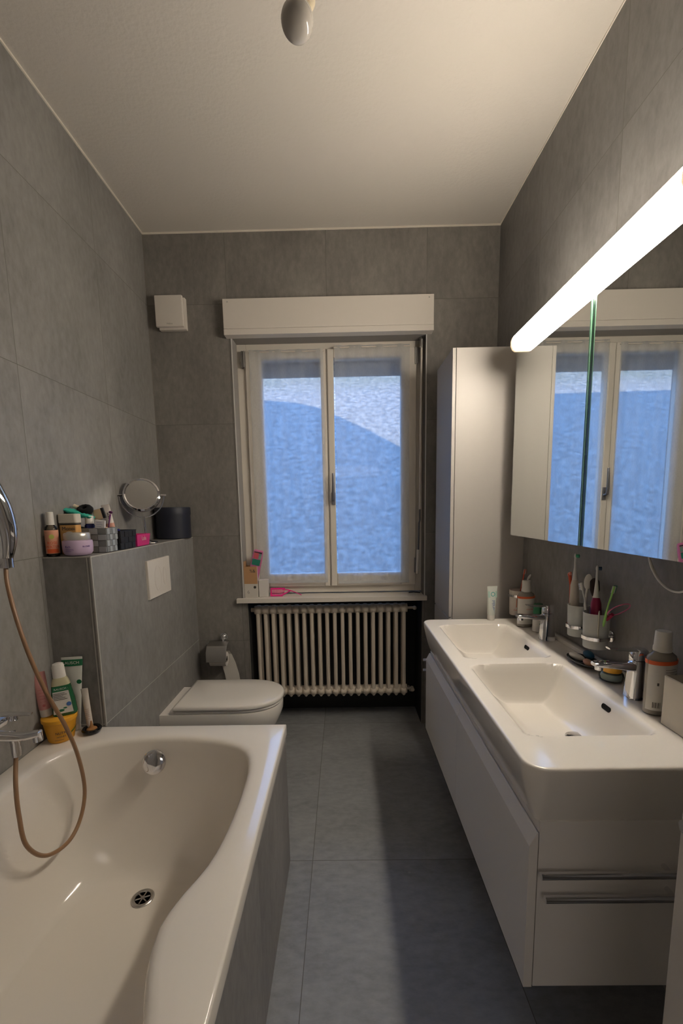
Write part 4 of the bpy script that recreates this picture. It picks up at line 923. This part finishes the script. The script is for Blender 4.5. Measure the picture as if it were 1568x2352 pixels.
def mouthwash(x, y, h, lab, open_, a):
    t = thing('mouthwash_bottle', lab, 'bottle', (x, y, VZ+.001), rot=(0, 0, rad(a)))
    sx, sy = 1.0, .68; s = h/.235
    cyl_item(t, 'body', [(.037, 0), (.042, .004*s), (.043, .15*s), (.040, .165*s), (.024, .178*s), (.019, .184*s)], P_('smoky_bottle', (.3, .27, .23), .12, spec=.5), sx=sx, sy=sy, n=40)
    b = BM(); arc(b, .0436, .016*s, .146*s, -88, 88, 24, sx, sy); obj('label', b, LAB, t, world=False)
    b = BM(); arc(b, .0441, .146*s, .157*s, -88, 88, 24, sx, sy); arc(b, .0441, .146*s, .157*s, 92, 268, 24, sx, sy); obj('red_band', b, ORG, t, world=False)
    cyl_item(t, 'cap', [(.0215, .178*s), (.0225, .18*s), (.0225, .19*s), (.021, .193*s), (.0195, .232*s), (.018, .235*s)], W_PL, n=32)
    if open_:
        b = BM(); ell(b, (.012, 0, .25*s), (.006, .004, .017), rot=Euler((0, rad(35), 0)).to_matrix()); obj('flip_spout', b, W_PL, t, world=False)
    return t
t = mouthwash(.878, 1.172, .235, 'large mouthwash bottle with a red band beside the near tap', False, 12)
lines('small_print', t, P_('grey_print', (.3, .28, .25), .6), .0441, [.11, .118, .126, .133, .07, .062, .054], -20, 40, 1.0, .69, .0014)
for k_, a_ in enumerate((-46, -14, 8, 34)): 
    b = BM(); arc(b, .0442, .088, .096, a_, a_+7, 3, 1, .69); obj('marks', b, INK, t, world=False)
b = BM()
for q in range(9): arc(b, .0442, .024, .04, -58+q*3.4, -58+q*3.4+(1.2 if q % 3 else 2.2), 2, 1, .69)
obj('barcode', b, INK, t, world=False)
t = mouthwash(.879, 2.078, .225, 'smaller mouthwash bottle with its spout open beyond the far tap', True, 14)
text('lettering', 'meridol', .012, P_('salmon_print', (.6, .25, .18), .5), t, (0, .0095, .09), bend=.0442)
t = thing('care_tube', 'green tube on a white cap behind the far tap', 'tube', (.899, 1.985, VZ+.001), rot=(0, 0, rad(15)))
cyl_item(t, 'cap', [(.02, 0), (.023, .003), (.023, .07), (.021, .075)], W_PL)
cyl_item(t, 'body', [(.0215, .075), (.022, .08), (.021, .125), (.018, .13)], GRN)
text('lettering', '90', .02, GRN, t, (0, 0, .035), bend=.0232)
# toothpaste tube
t = thing('toothpaste_tube', 'white toothpaste tube standing upside down at the far corner of the washbasin', 'tube', (.756, 2.205, VZ+.001), rot=(0, rad(1), rad(10)))
flattube(t, .168, .056, .019, P_('toothpaste_white', (.62, .64, .58), .35), W_PL, .026)
b = BM(); rings(b, [[(x, -.009+.0044*f, z) for x, z in ((-.024, .118+.032*f), (.024, .118+.032*f))]+[(x, -.008+.0044*f, z) for x, z in ((.024, .118+.032*f), (-.024, .118+.032*f))] for f in (0, 1)]); obj('mint_panel', b, P_('mint_panel', (.42, .58, .5), .4), t, world=False, smooth=0)
b = BM(); R = [[((.010+.0018*cos(c*pi/4))*cos(2*pi*q/24), (.010+.0018*cos(c*pi/4))*sin(2*pi*q/24), .001*sin(c*pi/4)) for c in range(8)] for q in range(25)]
rings(b, R, False, False); obj('swirl_emblem', b, TEALP, t, world=False, loc=(.001, -.0085, .135), rot=(rad(82), 0, 0))
text('lettering', 'meridol', .021, BLU, t, (.002, -.0165, .072), rot=(rad(78), rad(-90), 0))
# soap dish
t = thing('soap_dish', 'dark oval dish with soaps between the two taps', 'dish', (.877, 1.55, VZ+.001), rot=(0, 0, rad(6)))
cyl_item(t, 'dish', [(.03, 0), (.04, .003), (.058, .015), (.06, .018), (.056, .018), (.036, .007), (.0, .006)], P_('smoke_dish', (.06, .06, .055), .15), sx=.75, sy=1.3, n=44, cap1=False)
for x_, y_, z_, r_, c_, a_, nm, lb in ((.865, 1.58, .014, (.017, .033, .011), (.62, .58, .5), 20, 'soap_bar', 'white oval soap bar in the dark dish'), (.906, 1.575, .02, (.018, .03, .013), (.02, .1, .17), -10, 'soap_bar', 'dark blue soap bar at the back of the dark dish'), (.878, 1.525, .012, (.017, .028, .009), (.6, .32, .2), -15, 'soap_bar', 'peach coloured soap bar at the front of the dark dish')):
    b = BM(); ell(b, (0, 0, r_[2]), r_, 24, 14); o = obj(nm, b, P_('soap_%s' % lb[:5], c_, .45, noise=.06), smooth=80, loc=(x_, y_, VZ+z_-.004), rot=(rad(4), rad(6), rad(a_))); tag(o, lb, 'soap', 'soaps in the dark dish')
t = thing('cream_jar', 'low clear glass jar with a yellow lid behind the near spout', 'jar', (.885, 1.398, VZ+.001))
cyl_item(t, 'glass', [(.026, 0), (.034, .004), (.037, .014), (.035, .026), (.029, .032)], CLEAR, n=36); cyl_item(t, 'cream', [(.024, .004), (.03, .007), (.032, .016), (.028, .026)], P_('cream_fill', (.5, .52, .46), .4), n=32)
cyl_item(t, 'lid', [(.029, .033), (.030, .035), (.030, .05), (.028, .052)], P_('yellow_lid', (.74, .36, .03), .35), n=36)
# white organiser
t = thing('organiser_cup', 'white square open box at the right edge of the washbasin', 'box', (.881, 1.05, VZ+.001), rot=(0, 0, rad(1)))
b = BM(); rings(b, [rrect(-.038, .038, -.058, .058, .006, 0), rrect(-.04, .04, -.06, .06, .006, .002), rrect(-.04, .04, -.06, .06, .006, .133), rrect(-.037, .037, -.057, .057, .005, .135), rrect(-.036, .036, -.056, .056, .005, .132), rrect(-.035, .035, -.055, .055, .005, .004)]); obj('box_shell', b, P_('organiser_white', (.62, .56, .46), .4), t, world=False, smooth=40)
t = thing('hair_brush', 'black brush standing in the white open box', 'brush', (.905, 1.06, VZ+.007), rot=(0, rad(5), 0))
b = BM(); rbox(b, -.014, .014, -.008, .008, 0, .195, .007); obj('handle', b, BLACK, t, world=False)
# cups on the wall
def wall_cup(x, y, z, h, r, lab, mat, label=False):
    t = thing('tumbler', lab, 'cup', (x, y, z))
    b = BM(); lathe(b, [(r*.86, 0), (r*.9, .002), (r, h), (r-.002, h), (r*.86, .005)], n=40); obj('glass', b, mat, t, world=False, smooth=50)
    hld = thing('cup_holder', lab[1], 'cup holder', (x, y, z)) if False else None
    return t
def holder(x, y, z, r, lab):
    t = thing('cup_holder', lab, 'cup holder', (x, y, z))
    b = BM(); lathe(b, [(r+.001, -.006), (r+.004, -.006), (r+.004, .006), (r+.001, .006), (r+.001, -.006)], n=44, cap0=False, cap1=False); obj('ring', b, CHR, t, world=False)
    b = BM(); tube(b, [(r+.002, 0, 0), (XR-x-.001, 0, 0)], .006, 10); tube(b, [(XR-x-.006, 0, 0), (XR-x-.0005, 0, 0)], .02, 24); obj('wall_arm', b, CHR, t, world=False)
    return t
wall_cup(.897, 1.642, .964, .12, .038, 'frosted cup in the far ring of the pair on the wall', FROST); wall_cup(.893, 1.515, .958, .127, .043, 'frosted cup crowded with brushes in the near wall ring', FROST)
holder(.897, 1.642, 1.002, .0375, 'chrome wall ring holding the far frosted cup'); holder(.893, 1.515, .996, .042, 'chrome wall ring holding the near frosted cup')
t = thing('printed_tumbler', 'white printed cup with red lettering in the wall ring by the tall cabinet', 'cup', (.90, 2.232, .90))
cyl_item(t, 'cup_body', [(.034, 0), (.037, .003), (.041, .13), (.0395, .13), (.036, .006)], P_('cup_white', (.64, .58, .52), .35), n=40)
text('lettering', 'CANDIDA', .012, RED, t, (0, 0, .03), rot=(0, 0, rad(-5)), bend=.0385)
b = BM(); arc(b, .0398, .045, .09, -30, 35); obj('orange_print', b, P_('salmon_print', (.6, .25, .18), .5), t, world=False); b = BM(); arc(b, .0402, .052, .085, -20, 0); obj('white_print', b, LAB, t, world=False)
holder(.90, 2.232, 1.003, .041, 'chrome wall ring holding the white printed cup')

def placed(name, lab, cat, p0, p1, roll=0, group=None):
    p0, p1 = Vector(p0), Vector(p1); d = p1-p0; q = d.to_track_quat('Z', 'X')
    t = thing(name, lab, cat, p0, group=group); t.rotation_mode = 'QUATERNION'
    from mathutils import Quaternion
    t.rotation_quaternion = q @ Quaternion((0, 0, 1), rad(roll)); return t, d.length
def manual(lab, p0, p1, hc, bc, roll, bend=0):
    t, L = placed('toothbrush', lab, 'toothbrush', p0, p1, roll)
    b = BM(); tube(b, [(0, 0, 0), (0, 0, L*.3), (0, bend*.4, L*.55), (0, bend, L*.7), (0, bend*.4, L*.85), (0, 0, L)], [.005, .0065, .006, .0035, .004, .005], 12, sub=5, flat=.75); obj('handle', b, hc, t, world=False, smooth=60)
    b = BM(); rbox(b, -.0055, .0055, -.0025, .003, L-.027, L+.001, .0025); hd = obj('head', b, W_PL, t, world=False)
    for j, (z0, z1) in enumerate(((L-.025, L-.017), (L-.016, L-.009), (L-.008, L-.001))):
        b = BM(); box(b, -.005, .005, .003, .013+(.001 if j == 0 else 0), z0, z1); obj('bristles', b, bc, hd, world=False, smooth=0)
        
    return t
def electric(lab, p0, p1, bc, sc, brc, roll, rb=.0165, frac=.66, neckc=None):
    t, L = placed('electric_toothbrush', lab, 'electric toothbrush', p0, p1, roll)
    b = BM(); lathe(b, [(rb*.8, 0), (rb*.95, .006), (rb, L*.25), (rb*1.03, L*.4), (rb*.9, L*(frac-.06)), (rb*.62, L*frac)], n=30); obj('body', b, bc, t, world=False)
    b = BM(); lathe(b, [(rb*.6, L*frac), (rb*.45, L*(frac+.06)), (.0042, L*.82), (.0038, L*.95)], n=20); ell(b, (0, 0, L*.965), (.0062, .0045, .012)); obj('neck', b, neckc or W_PL, t, world=False)
    b = BM(); lathe(b, [(.0062, 0), (.0068, .011)], n=20); obj('bristles', b, brc, t, world=False, loc=(0, .003, L*.967), rot=(-pi/2, 0, 0))
    b = BM(); R = []
    for q in range(13):
        f = q/12; z = L*(.06+.42*f); hw = .0042*sin(pi*f)**.4+.0006; rr = rb*(.99+.04*min(1, f*2))+.0006
        R.append([(-hw, -rr, z), (hw, -rr, z), (hw, -rr+.003, z), (-hw, -rr+.003, z)])
    rings(b, R); obj('grip_stripe', b, sc, t, world=False, smooth=60)
    return t
electric('white electric toothbrush with a red stripe and green bristles', (.893, 1.662, .972), (.905, 1.70, 1.275), P_('brush_ivory', (.6, .53, .44), .35), RED, P_('bristle_green', (.03, .3, .15), .6), -25)
electric('crimson electric toothbrush in the crowded near cup', (.888, 1.508, .965), (.902, 1.545, 1.247), P_('crimson_plastic', (.24, .01, .05), .3), P_('violet_grip', (.09, .06, .2), .4), P_('bristle_navy', (.02, .06, .12), .6), 5, rb=.018, frac=.6)
manual('toothbrush with a white neck and grey bristles in the near cup', (.89, 1.538, .97), (.868, 1.58, 1.18), P_('brush_grey', (.5, .5, .48), .3), P_('bristle_grey', (.5, .53, .6), .6), 60, bend=-.006)
manual('light green toothbrush with green bristles leaning right in the near cup', (.893, 1.50, .965), (.902, 1.44, 1.192), P_('brush_lime', (.3, .6, .14), .35), P_('bristle_green', (.03, .3, .15), .6), 215, bend=-.01)
manual('red and white toothbrush standing in the printed cup', (.905, 2.245, .91), (.925, 2.212, 1.14), RED, P_('bristle_red', (.6, .12, .1), .6), 200, bend=-.004)
t, L = placed('tongue_cleaner', 'white oval tongue cleaner with dark dots behind the electric toothbrush', 'tongue cleaner', (.905, 1.63, .972), (.918, 1.622, 1.20), 0)
b = BM(); tube(b, [(0, 0, 0), (0, 0, L-.05)], .0045, 10); ell(b, (0, 0, L-.024), (.0135, .003, .03)); obj('paddle', b, W_PL, t, world=False)
for x_, z_ in ((-.004, -.03), (.004, -.026), (.001, -.016), (0, -.04), (.005, -.038)):
    b = BM(); ell(b, (x_, -.003, L+z_), (.0022, .001, .0022), 8, 6); obj('dot', b, BLACK, t, world=False)
t, L = placed('razor', 'red handled razor standing at the left of the far cup', 'razor', (.892, 1.668, .972), (.905, 1.735, 1.19), 0)
b = BM(); tube(b, [(0, 0, 0), (0, 0, L*.6), (0, .002, L*.8), (0, 0, L)], [.005, .006, .005, .007], 12, flat=.7); obj('handle', b, RED, t, world=False)
b = BM(); rbox(b, -.016, .016, -.004, .004, L-.008, L+.006, .003); obj('head', b, P_('coral_plastic', (.6, .2, .15), .4), t, world=False)
t, L = placed('makeup_brush', 'black make-up brush with a copper ferrule in the near cup', 'brush', (.905, 1.533, .97), (.915, 1.575, 1.165), 0)
b = BM(); tube(b, [(0, 0, 0), (0, 0, L*.65)], [.004, .006], 12); obj('handle', b, BLACK, t, world=False)
b = BM(); tube(b, [(0, 0, L*.65), (0, 0, L*.83)], [.0065, .0085], 14); obj('ferrule', b, P_('copper', (.6, .35, .2), .3, metal=.6), t, world=False)
b = BM(); tube(b, [(0, 0, L*.83), (0, 0, L*.95), (0, 0, L*1.1), (0, 0, L*1.16)], [.0085, .016, .015, .005], 18, sub=3); obj('hairs', b, P_('dark_hair', (.03, .015, .012), .9, bump=1, nscale=400), t, world=False, smooth=80)
t, L = placed('hair_loop', 'pink elastic loop on a red clip leaning out of the near cup', 'hair tie', (.905, 1.49, 1.06), (.912, 1.425, 1.115), 0)
b = BM(); tube(b, [(0, 0, 0), (0, 0, .03), (0, 0, .05)], [.007, .008, .006], 12); obj('clip', b, P_('dark_red_clip', (.3, .01, .05), .35), t, world=False)
b = BM(); tube(b, [(0+.03*cos(a), .0, .085+.042*sin(a)) for a in [pi*2*q/28-pi/2 for q in range(29)]], .0022, 8, cap=False); lo = obj('loop', b, P_('rose_elastic', (.45, .1, .18), .4), t, world=False, rot=(0, 0, rad(90)))
t, L = placed('spatula', 'pale rounded plastic spatula in the front of the near cup', 'spatula', (.885, 1.485, .968), (.878, 1.475, 1.098), 0)
b = BM(); rings(b, [sq(.007, .002, 0, 2.2), sq(.009, .003, .09, 2.2), sq(.012, .003, .112, 2.2), sq(.011, .003, .124, 2.2), sq(.006, .002, .131, 2.2)]); obj('blade', b, P_('pale_plastic', (.52, .5, .4), .4), t, world=False)
# cable
b = BM(); tube(b, [(.93, 1.335, 1.335), (.93, 1.328, 1.304), (.93, 1.308, 1.27), (.93, 1.28, 1.24), (.93, 1.245, 1.222), (.93, 1.213, 1.217), (.93, 1.18, 1.226), (.93, 1.12, 1.27), (.93, 1.09, 1.335)], [.003, .0035, .005, .004, .0033, .0033, .0033, .0033, .003], 10, sub=5)
tag(recenter(obj('power_cable', b, W_PL)), 'white cable hanging in a loop below the mirror cabinet', 'cable')
